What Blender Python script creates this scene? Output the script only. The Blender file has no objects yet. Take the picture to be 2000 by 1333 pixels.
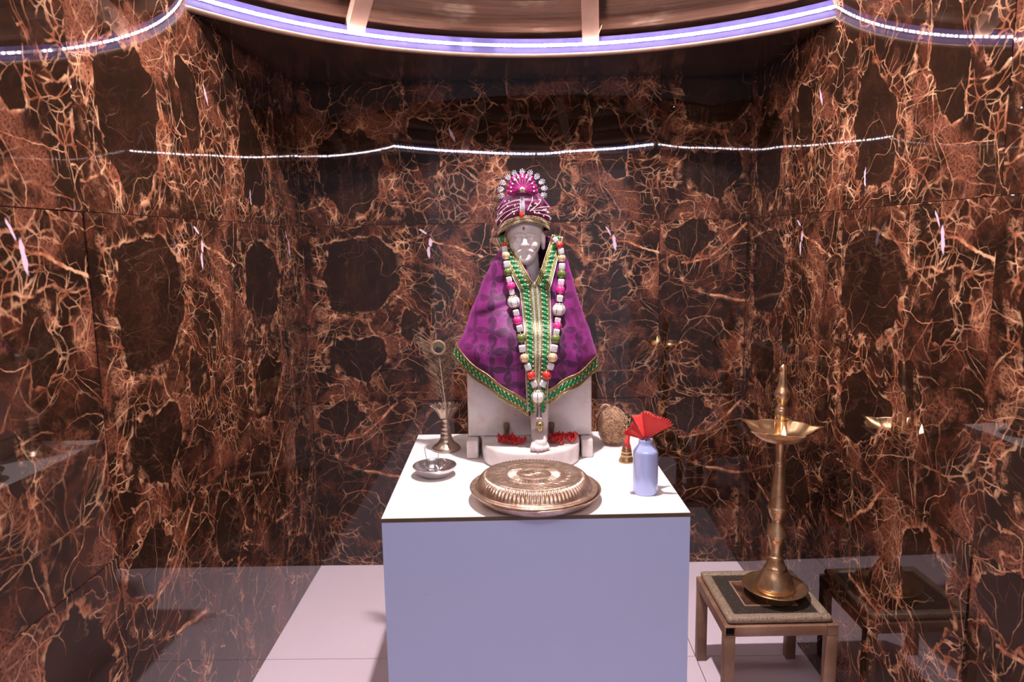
import bpy, bmesh, math, random
from mathutils import Vector, Matrix, noise as mnoise
R_ = random.Random(7)
PI = math.pi
sc = bpy.context.scene
COL = sc.collection

# ------------------------------------------------------------------ camera, world, exposure
cam_d = bpy.data.cameras.new('camera')
cam = bpy.data.objects.new('camera', cam_d); COL.objects.link(cam)
cam_d.sensor_width = 36.0; cam_d.lens = 1361.37 * 36 / 2000; cam_d.clip_start = 0.02
def cam_matrix(loc, yaw, pitch, roll):
    f = Vector((math.sin(yaw) * math.cos(pitch), math.cos(yaw) * math.cos(pitch), -math.sin(pitch)))
    r = f.cross(Vector((0, 0, 1))).normalized(); u = r.cross(f)
    c, s = math.cos(roll), math.sin(roll)
    r2 = r * c + u * s; u2 = u * c - r * s
    m = Matrix((r2, u2, -f)).transposed().to_4x4(); m.translation = Vector(loc)
    return m
cam.matrix_world = cam_matrix((0.7311, -2.3473, 1.1407), -0.01527, 0.14278, -0.01684)
cam_d.dof.use_dof = True; cam_d.dof.focus_distance = 1.62; cam_d.dof.aperture_fstop = 5.0
sc.camera = cam
sc.view_settings.view_transform = 'Standard'; sc.view_settings.look = 'None'
sc.view_settings.gamma = 1.0; sc.view_settings.use_curve_mapping = False
sc.view_settings.exposure = 0.0
wd = bpy.data.worlds.new('world'); sc.world = wd; wd.use_nodes = True
wd.node_tree.nodes['Background'].inputs[0].default_value = (0.80, 0.78, 1.0, 1)  # lilac fill added to brighten front faces and turn them blue
wd.node_tree.nodes['Background'].inputs[1].default_value = 0.50
BULB_POS = (0.79, -1.0, 2.20); BULB_R = 0.024
BULB_COL = (1.0, 0.89, 0.92); BULB_STRENGTH = 6300.0
LED_COL = (1.0, 0.88, 0.88); LED_STRENGTH = 700.0

# ------------------------------------------------------------------ node helpers
class NT:
    def __init__(s, name):
        s.m = bpy.data.materials.new(name); s.m.use_nodes = True
        s.t = s.m.node_tree; s.b = s.t.nodes['Principled BSDF']
    def n(s, typ, **kw):
        x = s.t.nodes.new(typ)
        for k, v in kw.items(): setattr(x, k, v)
        return x
    def put(s, sock, v):
        if hasattr(v, 'bl_rna') and isinstance(v, bpy.types.NodeSocket): s.t.links.new(v, sock)
        elif isinstance(v, (tuple, list)):
            n = len(sock.default_value); v = tuple(v)
            sock.default_value = v if len(v) == n else (v + (1,))[:n]
        else: sock.default_value = v
    def M(s, op, a, b=0.0, c=None, clamp=False):
        x = s.n('ShaderNodeMath', operation=op, use_clamp=clamp)
        s.put(x.inputs[0], a); s.put(x.inputs[1], b)
        if c is not None: s.put(x.inputs[2], c)
        return x.outputs[0]
    def V(s, op, a, b=(0, 0, 0), scale=None):
        x = s.n('ShaderNodeVectorMath', operation=op)
        s.put(x.inputs[0], a)
        if op not in ('LENGTH',): s.put(x.inputs[1], b)
        if scale is not None: s.put(x.inputs['Scale'], scale)
        return x.outputs['Value'] if op in ('LENGTH', 'DISTANCE', 'DOT_PRODUCT') else x.outputs[0]
    def ss(s, v, a, b, lo=0.0, hi=1.0):
        x = s.n('ShaderNodeMapRange', interpolation_type='SMOOTHSTEP')
        s.put(x.inputs[0], v); s.put(x.inputs[1], a); s.put(x.inputs[2], b); s.put(x.inputs[3], lo); s.put(x.inputs[4], hi)
        return x.outputs[0]
    def noise(s, vec, scale, detail=3, rough=0.5, dim='3D', out=0, w=None):
        x = s.n('ShaderNodeTexNoise', noise_dimensions=dim)
        s.put(x.inputs['Vector'], vec); x.inputs['Scale'].default_value = scale
        x.inputs['Detail'].default_value = detail; x.inputs['Roughness'].default_value = rough
        return x.outputs[out]
    def vor(s, vec, scale, feature='DISTANCE_TO_EDGE', dim='2D', rnd=1.0):
        x = s.n('ShaderNodeTexVoronoi', feature=feature, voronoi_dimensions=dim)
        s.put(x.inputs['Vector'], vec); x.inputs['Scale'].default_value = scale; x.inputs['Randomness'].default_value = rnd
        return x.outputs['Distance']
    def mix(s, f, a, b, blend='MIX'):
        x = s.n('ShaderNodeMix', data_type='RGBA', blend_type=blend)
        s.put(x.inputs[0], f); s.put(x.inputs[6], a); s.put(x.inputs[7], b)
        return x.outputs[2]
    def comb(s, x, y, z=0.0):
        c = s.n('ShaderNodeCombineXYZ'); s.put(c.inputs[0], x); s.put(c.inputs[1], y); s.put(c.inputs[2], z)
        return c.outputs[0]
    def obj(s): return s.n('ShaderNodeTexCoord').outputs['Object']
    def uv(s): return s.n('ShaderNodeTexCoord').outputs['UV']
    def sep(s, v):
        x = s.n('ShaderNodeSeparateXYZ'); s.put(x.inputs[0], v); return x.outputs
    def bump(s, h, strength=0.3, dist=0.001):
        x = s.n('ShaderNodeBump'); x.inputs['Strength'].default_value = strength; x.inputs['Distance'].default_value = dist
        s.put(x.inputs['Height'], h); s.put(s.b.inputs['Normal'], x.outputs[0])
    def bs(s, **kw):
        nm = dict(color='Base Color', metal='Metallic', rough='Roughness', ior='IOR', spec='Specular IOR Level', coat='Coat Weight',
                  coatr='Coat Roughness', sheen='Sheen Weight', sheenr='Sheen Roughness', sheent='Sheen Tint', sss='Subsurface Weight', trans='Transmission Weight',
                  emit='Emission Color', emits='Emission Strength', alpha='Alpha', aniso='Anisotropic', sssr='Subsurface Radius', ssss='Subsurface Scale')
        for k, v in kw.items(): s.put(s.b.inputs[nm[k]], v)
        return s.m

def plain(name, col, rough=0.5, metal=0.0, var=0.12, scale=30.0, bump=0.0, **kw):
    t = NT(name); o = t.obj()
    f = t.noise(o, scale, 4, 0.6)
    d = tuple(c * (1 - var) for c in col); l = tuple(min(1, c * (1 + var)) for c in col)
    t.bs(color=t.mix(t.ss(f, .3, .7), d, l), rough=rough, metal=metal, **kw)
    if bump: t.bump(t.noise(o, scale * 3, 4), bump, 0.001)
    return t.m

# ------------------------------------------------------------------ marble print
def marble(name, seed, ells, segs, blobs):
    t = NT(name)
    sx, sy, sz = t.sep(t.obj())
    p = t.comb(sx, sz)
    ps = t.V('ADD', p, (seed * 3.7, seed * 1.9, 0))
    w1 = t.V('SUBTRACT', t.noise(ps, 4.5, 2, .5, '2D', 1), (.5, .5, .5))
    w2 = t.V('SUBTRACT', t.noise(ps, 19, 2, .5, '2D', 1), (.5, .5, .5))
    w3 = t.V('SUBTRACT', t.noise(ps, 75, 2, .6, '2D', 1), (.5, .5, .5))
    wf = t.V('ADD', t.V('SCALE', w2, scale=.013), t.V('SCALE', w3, scale=.0060))
    q = t.V('ADD', ps, t.V('ADD', t.V('SCALE', w1, scale=.12), wf))
    q2 = t.V('ADD', ps, t.V('ADD', t.V('SCALE', w1, scale=.22), t.V('SCALE', w3, scale=.006)))
    pe = t.V('ADD', p, t.V('ADD', t.V('SCALE', w1, scale=.11), t.V('ADD', t.V('SCALE', w2, scale=.042), t.V('SCALE', w3, scale=.006))))
    ph = t.V('ADD', p, t.V('ADD', t.V('SCALE', w1, scale=.03), wf))
    def mapped(src, cx, cz, rot, rx, rz):
        m = t.n('ShaderNodeMapping', vector_type='TEXTURE'); t.put(m.inputs[0], src)
        m.inputs[1].default_value = (cx, cz, 0); m.inputs[2].default_value = (0, 0, rot); m.inputs[3].default_value = (rx, rz, 1)
        return m.outputs[0]
    e = None
    for (cx, cz, rx, rz, rot) in ells:
        for du in (0, .6):
            d = t.V('LENGTH', mapped(pe, cx + du, cz, rot, rx, rz))
            e = d if e is None else t.M('MINIMUM', e, d)
    seg = 0.0; thick = 0.0
    for (x0, z0, x1, z1, wd_) in segs:
        for du in (0, .6):
            L = math.hypot(x1 - x0, z1 - z0); a = math.atan2(z1 - z0, x1 - x0)
            k = 1.15 if wd_ > .008 else 1.0
            o = t.sep(t.V('ABSOLUTE', mapped(ph, (x0 + x1) / 2 + du, (z0 + z1) / 2, a, L / 2, wd_ * k)))
            if wd_ > .008: thick = t.M('MAXIMUM', thick, t.M('MULTIPLY', t.ss(o[1], 1.0, .2), t.ss(o[0], 1.1, .8)))
            else: seg = t.M('MAXIMUM', seg, t.M('MULTIPLY', t.ss(o[1], .9, .25), t.ss(o[0], 1.02, .95)))
    inside = t.ss(e, 1.02, .97)
    out_ = t.M('SUBTRACT', 1, inside)
    near = t.M('MULTIPLY', t.ss(e, 1.55, 1.0), out_)
    big = t.noise(ps, 3.1, 2, .5, '2D'); mid = t.noise(ps, 8, 3, .6, '2D'); fine = t.noise(ps, 30, 3, .6, '2D'); grain = t.noise(ps, 190, 3, .7, '2D')
    band = t.M('ADD', t.M('ADD', t.ss(big, .45, .62, 0, .55), t.M('MULTIPLY', near, .45)), t.M('MULTIPLY', thick, .9), clamp=True)
    d1 = t.vor(q, 5.5); d2 = t.vor(t.V('ADD', q, (5, 3, 0)), 15); d3 = t.vor(t.V('ADD', q, (2, 8, 0)), 34); d4 = t.vor(q2, 8.0); d5 = t.vor(t.V('ADD', q2, (7, 1, 0)), 22)
    v1 = t.M('MULTIPLY', t.ss(d1, t.M('MULTIPLY', mid, .034), .002), t.ss(fine, .30, .55))
    v2 = t.M('MULTIPLY', t.ss(d2, t.M('MULTIPLY', fine, .070), .004), t.ss(mid, .38, .52))
    v3 = t.M('MULTIPLY', t.ss(d3, t.M('MULTIPLY', fine, .20), .01), t.ss(mid, .42, .60))
    v4 = t.M('MULTIPLY', t.ss(d4, .013, .002), t.ss(t.noise(ps, 5, 2, .5, '2D'), .44, .56))
    v5 = t.M('MULTIPLY', t.ss(d5, .024, .003), t.ss(t.noise(t.V('ADD', ps, (3, 3, 0)), 7, 2, .5, '2D'), .48, .60))
    lines = t.M('MULTIPLY', v1, t.M('MULTIPLY_ADD', band, .6, .40))
    lines = t.M('MAXIMUM', lines, t.M('MULTIPLY', v2, t.M('MULTIPLY_ADD', band, .75, .25)))
    lines = t.M('MAXIMUM', lines, t.M('MULTIPLY', v3, t.M('MULTIPLY', band, .95)))
    lines = t.M('MULTIPLY', lines, t.M('MULTIPLY_ADD', inside, -.96, 1))
    lines = t.M('MAXIMUM', lines, t.M('MULTIPLY', v4, t.M('MULTIPLY_ADD', inside, -.35, .85)))
    lines = t.M('MAXIMUM', lines, t.M('MULTIPLY', v5, t.M('MULTIPLY_ADD', inside, -.40, .50)))
    lines = t.M('MAXIMUM', lines, t.M('MULTIPLY', t.M('MULTIPLY', t.ss(e, 1.10, 1.0), t.ss(e, .97, 1.0)), t.M('MULTIPLY', t.ss(fine, .40, .6), .75)))
    lines = t.M('MAXIMUM', lines, t.M('MULTIPLY', seg, t.ss(fine, .25, .55)), clamp=True)
    body = t.M('MULTIPLY', thick, t.M('MULTIPLY', t.ss(fine, .46, .62), t.ss(grain, .30, .6)))
    cloud = t.M('MULTIPLY', t.M('MULTIPLY', t.ss(t.noise(ps, 11, 5, .68, '2D'), .44, .72), t.ss(grain, .20, .62)), t.M('MULTIPLY_ADD', inside, -.80, 1))
    patch = t.M('MULTIPLY', t.M('MULTIPLY', t.ss(t.noise(t.V('ADD', ps, (9, 4, 0)), 6, 5, .62, '2D'), .51, .64), t.ss(grain, .24, .66)), t.M('MULTIPLY_ADD', inside, -.95, 1))
    col = t.mix(t.noise(ps, 5, 3, .6, '2D'), (.0120, .0056, .0036), (.026, .0125, .0078))
    col = t.mix(t.M('MULTIPLY', cloud, .85), col, (.105, .030, .016))
    col = t.mix(t.M('MULTIPLY', patch, .75), col, (.23, .076, .042))
    col = t.mix(t.M('MULTIPLY', body, .7), col, (.44, .20, .11))
    vc = t.mix(t.ss(t.noise(ps, 24, 3, .6, '2D'), .36, .66), (.36, .115, .055), (.74, .40, .225))
    col = t.mix(lines, col, vc)
    bl = None
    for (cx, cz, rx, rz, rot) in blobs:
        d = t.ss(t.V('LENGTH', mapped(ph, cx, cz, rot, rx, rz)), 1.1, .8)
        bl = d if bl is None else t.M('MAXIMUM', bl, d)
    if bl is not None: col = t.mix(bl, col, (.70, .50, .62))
    t.bs(color=col, rough=.016, ior=1.62)
    t.bump(t.noise(ps, 3.2, 1, .4, '2D'), .12, .006)
    return t.m

MARBLE_A = marble('marble_a', 1.0,
    [(.19, .432, .135, .14, .1), (.175, .150, .115, .072, .3), (.355, .253, .062, .038, -.6), (.46, .385, .028, .055, .2)],
    [(.04, .59, .045, .36, .017), (.045, .38, .06, .14, .022), (.06, .30, .27, .30, .016), (.27, .30, .345, .38, .013), (.345, .40, .335, .6, .036), (.43, .485, .57, .375, .018),
     (.42, .545, .60, .49, .005), (.05, .17, .15, .03, .018), (.38, .30, .40, .16, .012)],
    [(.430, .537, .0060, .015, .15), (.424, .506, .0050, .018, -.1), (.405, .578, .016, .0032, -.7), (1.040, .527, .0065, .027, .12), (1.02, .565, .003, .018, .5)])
MARBLE_B = marble('marble_b', 2.3,
    [(.09, .535, .085, .055, .3), (.47, .46, .07, .12, .5), (.36, .15, .11, .06, -.3)],
    [(.30, .60, .24, .535, .006), (.24, .535, .165, .475, .0055), (.165, .475, .07, .46, .005), (.01, .45, .17, .35, .012), (.17, .35, .32, .32, .007), (.27, .28, .30, .02, .02), (.50, .28, .56, .02, .016)],
    [])
MARBLE_C = marble('marble_c', 4.1,
    [(.17, .18, .09, .15, 0.1), (.43, .25, .05, .11, .35), (.05, .46, .04, .09, .2)],
    [(.04, .30, .05, .05, .03), (.05, .04, .33, .03, .014), (.30, .58, .36, .40, .010), (.36, .40, .29, .18, .013), (.30, .20, .33, .02, .02), (.52, .58, .43, .43, .012)],
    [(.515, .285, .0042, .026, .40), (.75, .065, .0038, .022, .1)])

# ------------------------------------------------------------------ mesh builder
class MB:
    def __init__(s): s.v = []; s.f = []; s.mi = []; s.sm = []; s.uv = None
    def add(s, verts, faces, mi=0, smooth=True):
        o = len(s.v); s.v.extend([tuple(v) for v in verts])
        for f in faces: s.f.append([i + o for i in f]); s.mi.append(mi); s.sm.append(smooth)
    def box(s, a, b, mi=0, M=None):
        x0, y0, z0 = a; x1, y1, z1 = b
        vs = [Vector(t) for t in ((x0, y0, z0), (x1, y0, z0), (x1, y1, z0), (x0, y1, z0), (x0, y0, z1), (x1, y0, z1), (x1, y1, z1), (x0, y1, z1))]
        if M: vs = [M @ v for v in vs]
        s.add(vs, [(0, 3, 2, 1), (4, 5, 6, 7), (0, 1, 5, 4), (1, 2, 6, 5), (2, 3, 7, 6), (3, 0, 4, 7)], mi, False)
    def bbox(s, a, b, r, mi=0, seg=3):       # rounded box
        bm = bmesh.new(); bmesh.ops.create_cube(bm, size=1)
        for v in bm.verts: v.co = Vector([a[i] + (v.co[i] + .5) * (b[i] - a[i]) for i in range(3)])
        bmesh.ops.bevel(bm, geom=bm.edges[:], offset=r, segments=seg, affect='EDGES', profile=.5)
        bm.verts.index_update()
        s.add([v.co[:] for v in bm.verts], [[v.index for v in f.verts] for f in bm.faces], mi, True); bm.free()
    def lathe(s, prof, c=(0, 0, 0), n=48, mi=0, rf=None, smooth=True):
        vs = []; k = len(prof)
        for i in range(n):
            a = 2 * PI * i / n
            for j, (r, z) in enumerate(prof):
                if rf: r, z = rf(r, z, a, j)
                vs.append((c[0] + r * math.cos(a), c[1] + r * math.sin(a), c[2] + z))
        fs = []
        for i in range(n):
            i2 = (i + 1) % n
            for j in range(k - 1):
                fs.append((i * k + j, i2 * k + j, i2 * k + j + 1, i * k + j + 1))
        s.add(vs, fs, mi, smooth)
    def ell(s, c, r, n=12, m=8, mi=0, M=None):
        vs = []; fs = []
        for j in range(m + 1):
            t = PI * j / m
            for i in range(n):
                a = 2 * PI * i / n
                v = Vector((r[0] * math.sin(t) * math.cos(a), r[1] * math.sin(t) * math.sin(a), r[2] * math.cos(t)))
                if M: v = M @ v
                vs.append((v[0] + c[0], v[1] + c[1], v[2] + c[2]))
        for j in range(m):
            for i in range(n):
                i2 = (i + 1) % n
                if j == 0: fs.append((i, (j + 1) * n + i, (j + 1) * n + i2))
                elif j == m - 1: fs.append((j * n + i, (j + 1) * n + i, j * n + i2))
                else: fs.append((j * n + i, (j + 1) * n + i, (j + 1) * n + i2, j * n + i2))
        s.add(vs, fs, mi)
    def tube(s, pts, rad, n=8, mi=0, cap=True, closed=False):
        pts = [Vector(p) for p in pts]; k = len(pts)
        if not isinstance(rad, (list, tuple)): rad = [rad] * k
        vs = []; up = Vector((0.13, 0.27, 0.95))
        for i, p in enumerate(pts):
            d = (pts[(i + 1) % k] - pts[i - 1]) if closed else (pts[min(i + 1, k - 1)] - pts[max(i - 1, 0)])
            if d.length < 1e-9: d = Vector((0, 0, 1))
            d.normalize(); x = d.cross(up)
            if x.length < .05: x = d.cross(Vector((1, 0, 0)))
            x.normalize(); y = d.cross(x)
            for q in range(n):
                a = 2 * PI * q / n; vs.append(p + (x * math.cos(a) + y * math.sin(a)) * rad[i])
        fs = []
        for i in range(k if closed else k - 1):
            i2 = (i + 1) % k
            for q in range(n):
                q2 = (q + 1) % n; fs.append((i * n + q, i * n + q2, i2 * n + q2, i2 * n + q))
        if cap and not closed:
            fs.append(list(range(n))[::-1]); fs.append([(k - 1) * n + q for q in range(n)])
        s.add(vs, fs, mi)
    def capsule(s, a, b, ra, rb, n=14, mi=0):
        s.tube([Vector(a).lerp(Vector(b), t) for t in (0, .25, .5, .75, 1)], [ra + (rb - ra) * t for t in (0, .25, .5, .75, 1)], n, mi)
        s.ell(a, (ra,) * 3, n, 8, mi); s.ell(b, (rb,) * 3, n, 8, mi)
    def grid(s, fn, nu, nv, mi=0, closed=False, uvs=False):
        vs = []
        nuu = nu if closed else nu + 1
        for i in range(nuu):
            for j in range(nv + 1): vs.append(fn(i / nu, j / nv))
        fs = []
        for i in range(nu):
            i2 = (i + 1) % nuu
            for j in range(nv):
                fs.append((i * (nv + 1) + j, i2 * (nv + 1) + j, i2 * (nv + 1) + j + 1, i * (nv + 1) + j + 1))
        s.add(vs, fs, mi)
    def build(s, name, mats, parent=None, origin=None, uvfn=None, local=False):
        if not isinstance(mats, (list, tuple)): mats = [mats]
        off = Vector((0, 0, 0))
        if origin is not None: off = Vector(origin)
        elif parent is not None and not local:
            q = parent
            while q is not None: off = off + q.location; q = q.parent
        me = bpy.data.meshes.new(name)
        me.from_pydata([(v[0] - off[0], v[1] - off[1], v[2] - off[2]) for v in s.v], [], s.f)
        for m in mats: me.materials.append(m)
        me.polygons.foreach_set('material_index', s.mi); me.polygons.foreach_set('use_smooth', s.sm)
        if uvfn:
            ul = me.uv_layers.new(name='UVMap')
            for l in me.loops: ul.data[l.index].uv = uvfn(l.vertex_index)
        me.validate(); me.update()
        o = bpy.data.objects.new(name, me); COL.objects.link(o)
        if parent is not None: o.parent = parent
        elif origin is not None: o.location = origin
        return o

def tag(o, label=None, cat=None, group=None, kind=None):
    if label: o['label'] = label
    if cat: o['category'] = cat
    if group: o['group'] = group
    if kind: o['kind'] = kind
    return o
def thing(name, loc, label, cat, group=None, rz=0.0):
    o = bpy.data.objects.new(name, None); COL.objects.link(o); o.location = loc; o.rotation_euler = (0, 0, rz)
    o.empty_display_size = .05
    return tag(o, label, cat, group)
def solidify(o, th, off=-1):
    m = o.modifiers.new('thick', 'SOLIDIFY'); m.thickness = th; m.offset = off
def subsurf(o, lv=1):
    m = o.modifiers.new('sub', 'SUBSURF'); m.levels = lv; m.render_levels = lv
def lerp_tab(tab, x):
    if x <= tab[0][0]: return tab[0][1]
    for (a, va), (b, vb) in zip(tab, tab[1:]):
        if x <= b:
            t = (x - a) / (b - a); t = t * t * (3 - 2 * t) * .4 + t * .6
            return va + (vb - va) * t
    return tab[-1][1]

# ------------------------------------------------------------------ shared materials
GROUT = plain('grout', (.50, .38, .30), .8)
FLOORM = NT('white_floor_tile'); _o = FLOORM.obj()
FLOORM.bs(color=FLOORM.mix(FLOORM.ss(FLOORM.noise(_o, 260, 2, .5), .70, .76), FLOORM.mix(FLOORM.noise(_o, 7, 3), (.86, .70, .78), (.91, .76, .83)), (.42, .30, .30)), rough=.28); FLOORM = FLOORM.m
GAP = plain('dark_joint', (.06, .04, .035), .9)
RIMM = plain('rim_painted_spill', (.055, .040, .19), .6, var=.06)  # violet spill from the LEDs is painted into the white rim's colour
LIPM = plain('rim_lip_wood', (.26, .15, .10), .5)
SOFM = plain('dark_laminate_soffit', (.055, .028, .018), .16, var=.3, scale=8)

# ------------------------------------------------------------------ room shell
W = 1.4809; AL = -0.0097; AR = 0.0245; TW = 1.1915; TH = 0.6; HGT = 2.4; DEEP = 3.05
tile_cache = {}
def tile_mesh(w0, w1, h, mat):
    key = (round(w0, 4), round(w1, 4), round(h, 4), mat.name)
    if key in tile_cache: return tile_cache[key]
    b = bmesh.new(); bmesh.ops.create_cube(b, size=1)
    for v in b.verts: v.co = Vector((w0 + (v.co.x + .5) * (w1 - w0), (v.co.y + .5) * .011, (v.co.z + .5) * h))
    ed = [e for e in b.edges if all(v.co.y < .001 for v in e.verts)]
    bmesh.ops.bevel(b, geom=ed, offset=.0005, segments=1, affect='EDGES')
    me = bpy.data.meshes.new('marble_tile'); b.to_mesh(me); b.free(); me.materials.append(mat)
    tile_cache[key] = me; return me
def tiled_wall(name, loc, rz, spans, seed, x0, x1):
    """spans: list of (left end of the full tile, visible from, visible to) along the wall"""
    b = MB(); b.box((x0, .0065, 0), (x1, .06, HGT), 0)
    w = b.build(name, GROUT, None, local=True); w.location = loc; w.rotation_euler = (0, 0, rz); w['kind'] = 'structure'
    rr = random.Random(seed); g = .0005
    for row in range(4):
        for ci, (u, a, c) in enumerate(spans):
            mat = (MARBLE_B, MARBLE_A, MARBLE_C, MARBLE_A)[row] if not (name == 'wall_back' and ci == 1) else (MARBLE_B, MARBLE_B, MARBLE_A, MARBLE_C)[row]
            t = bpy.data.objects.new('marble_tile', tile_mesh(a - u + g, c - u - g, TH - 2 * g, mat)); COL.objects.link(t)
            t.parent = w; k = .0036 if (c - a) > .6 else .003
            t.location = (u, rr.uniform(0, .0005), row * TH + g)
            t.rotation_euler = (rr.uniform(-k, k), 0, rr.uniform(-k, k) * .15)
    return w
tiled_wall('wall_back', (0, 0, 0), 0, [(0, 0, TW), (TW, TW, W)], 3, -.03, W + .03)
tiled_wall('wall_left', (0, 0, 0), PI / 2 - AL, [(-TW, -TW, 0), (-2 * TW, -2 * TW, -TW), (-3 * TW, -DEEP, -2 * TW)], 5, -DEEP, .05)
tiled_wall('wall_right', (W, 0, 0), -PI / 2 + AR, [(0, 0, 1.185), (1.185, 1.185, 1.185 + TW), (1.185 + TW, 1.185 + TW, DEEP)], 8, -.05, DEEP)

b = MB(); b.box((-.1, -DEEP, -.05), (W + .2, .02, -.004)); fl = b.build('floor', GAP); fl['kind'] = 'structure'
xs = [-.1, -.006, .594, 1.194, 1.7]; ys = [.02, -.565, -1.165, -1.765, -2.365, -2.965, -DEEP]
for i in range(len(xs) - 1):
    for j in range(len(ys) - 1):
        b = MB(); b.box((xs[i] + .0011, ys[j + 1] + .0011, -.02), (xs[i + 1] - .0011, ys[j] - .0011, 0))
        b.build('floor_tile', FLOORM, fl)

# soffit with the round opening
RC = (0.8196, -1.2252); RR = 0.9527; ZS = 1.658
def clip_room(bm, front=True):
    planes = [(Vector((0.0005, 0, 0)), Vector((-math.cos(AL), math.sin(AL), 0))), (Vector((W - .0005, 0, 0)), Vector((math.cos(AR), math.sin(AR), 0))),
              (Vector((0, -.0005, 0)), Vector((0, 1, 0))), (Vector((0, -DEEP + .01, 0)), Vector((0, -1, 0)))]
    for co, no in planes:
        bmesh.ops.bisect_plane(bm, geom=bm.verts[:] + bm.edges[:] + bm.faces[:], plane_co=co, plane_no=no, clear_outer=True)
def ring_obj(name, prof, mat, parent=None, n=220, kind=None, a0=0, a1=2 * PI, smooth=True, closed_prof=True):
    bm = bmesh.new(); k = len(prof); rows = []
    full = abs(a1 - a0 - 2 * PI) < 1e-6
    m = n if full else n + 1
    for i in range(m):
        a = a0 + (a1 - a0) * i / n
        rows.append([bm.verts.new((RC[0] + r * math.sin(a), RC[1] + r * math.cos(a), z)) for r, z in prof])
    for i in range(n):
        A = rows[i]; B = rows[(i + 1) % m]
        for j in range(k if closed_prof else k - 1):
            f = bm.faces.new((A[j], A[(j + 1) % k], B[(j + 1) % k], B[j])); f.smooth = smooth
    if not full and closed_prof:
        bm.faces.new(rows[0]); bm.faces.new(rows[-1][::-1])
    clip_room(bm); bmesh.ops.recalc_face_normals(bm, faces=bm.faces[:])
    me = bpy.data.meshes.new(name); bm.to_mesh(me); bm.free(); me.materials.append(mat)
    o = bpy.data.objects.new(name, me); COL.objects.link(o)
    if parent: o.parent = parent
    if kind: o['kind'] = kind
    return o
ceil = ring_obj('ceiling', [(RR, ZS), (2.9, ZS), (2.9, ZS + .04), (RR, ZS + .04)], SOFM, kind='structure', smooth=False)
ring_obj('trim_1', [(RR + .002, ZS - .001), (RR - .004, ZS - .0035), (RR - .011, ZS - .001), (RR - .0125, ZS + .006), (RR - .0125, ZS + .044), (RR + .002, ZS + .044)], RIMM, kind='structure', smooth=False)
tag(bpy.data.objects['trim_1'], 'white round ceiling rim carrying the light strip, violet light spill in its colour')
ring_obj('rim_lip', [(RR + .003, ZS - .004), (RR - .006, ZS - .0062), (RR - .0135, ZS - .003), (RR - .0140, ZS + .004), (RR - .0126, ZS + .0045), (RR + .002, ZS - .001)], LIPM, parent=bpy.data.objects['trim_1'])
# planked dome above the opening
wood = NT('dark_dome_wood'); o_ = wood.obj(); sx, sy, sz = wood.sep(o_)
gr = wood.noise(wood.comb(wood.M('MULTIPLY', sx, 3), wood.M('MULTIPLY', sy, 3), wood.M('MULTIPLY', sz, 160)), 1, 4, .7)
st = wood.M('MULTIPLY', wood.ss(wood.noise(wood.comb(wood.M('MULTIPLY', sx, 3.5), sy, wood.M('MULTIPLY', sz, 9)), 2.0, 3, .6), .52, .75), wood.ss(gr, .35, .6))
cw = wood.mix(wood.ss(gr, .3, .7), (.030, .012, .007), (.065, .026, .015)); cw = wood.mix(wood.M('MULTIPLY', st, .55), cw, (.19, .13, .095))
wood.bs(color=cw, rough=.85, spec=.15); wood.bump(gr, .4, .002); wood = wood.m
battm = plain('batten_wood', (.30, .165, .12), .7, scale=14, spec=.2)
DZ = .82; APEX = ZS + .042 + DZ; r0 = RR + .012
rows = 10
for k in range(rows):
    t0, t1 = k / rows, (k + 1) / rows
    ra, rb = r0 * (1 - t0), max(.02, r0 * (1 - t1)); za, zb = ZS + .042 + DZ * t0, ZS + .042 + DZ * t1
    step = .006 * (k % 2) + .002
    ring_obj('dome_plank', [(ra + step, za + .0008), (rb + step, zb - .0008), (rb + step + .02, zb - .0008), (ra + step + .02, za + .0008)], wood, parent=ceil, n=120)
for k in range(9):
    a = math.radians(7 + 40 * k); ca, sa = math.cos(a), math.sin(a)
    bm = MB(); tx = Vector((ca, -sa, 0)); rd = Vector((sa, ca, 0)); hw = .023
    nrm = (rd * -DZ + Vector((0, 0, -r0))).normalized()
    vs = []
    for (r, z) in ((r0 - .004, ZS + .0445), (.10, ZS + .042 + DZ * (1 - .10 / r0))):
        base = Vector((RC[0], RC[1], 0)) + rd * r + Vector((0, 0, z))
        for sgn in (-1, 1):
            for h in (-.004, .026): vs.append(base + tx * hw * sgn + nrm * h)
    bm.add(vs, [(0, 1, 3, 2), (4, 6, 7, 5), (0, 4, 5, 1), (2, 3, 7, 6), (1, 5, 7, 3), (0, 2, 6, 4)], 0, False)
    me = bm.build('batten', battm, ceil)
    b2 = bmesh.new(); b2.from_mesh(me.data); clip_room(b2); b2.to_mesh(me.data); b2.free()

# ------------------------------------------------------------------ LED strip and bulb
tape = plain('strip_tape', (.55, .50, .78), .4, var=.2, scale=90)
ledm = NT('led_lit'); ledm.bs(color=(1, .9, .8), emit=LED_COL, emits=LED_STRENGTH); ledm = ledm.m
ledoff = plain('led_unlit', (.75, .72, .85), .3)
strip = thing('light_strip', (RC[0], RC[1], ZS + .026), 'bead light strip running round the inner rim of the round ceiling opening', 'light strip')
RS = RR - .0125
for (a0_, a1_) in ((-1.12, .90), (1.9, 5.0)):
  tp = ring_obj('strip_tape', [(RS - .0002, ZS + .0215), (RS - .0016, ZS + .0215), (RS - .0016, ZS + .0305), (RS - .0002, ZS + .0305)], tape, smooth=False, a0=a0_, a1=a1_)
  tp.parent = strip; tp.location = -strip.location
bled = MB(); bled.bbox((-.0030, -.0012, -.0026), (.0030, .0016, .0026), .0008, 0, 1); 
led_me = None
rl = RS - .0022; pitch = .0163 / rl
def inside_room(x, y): return x > .008 and x < W + (-y) * math.tan(AR) - .008
n_beads = int(2 * PI / pitch); cnt = 0
dead = {math.radians(a) for a in ()}
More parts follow.
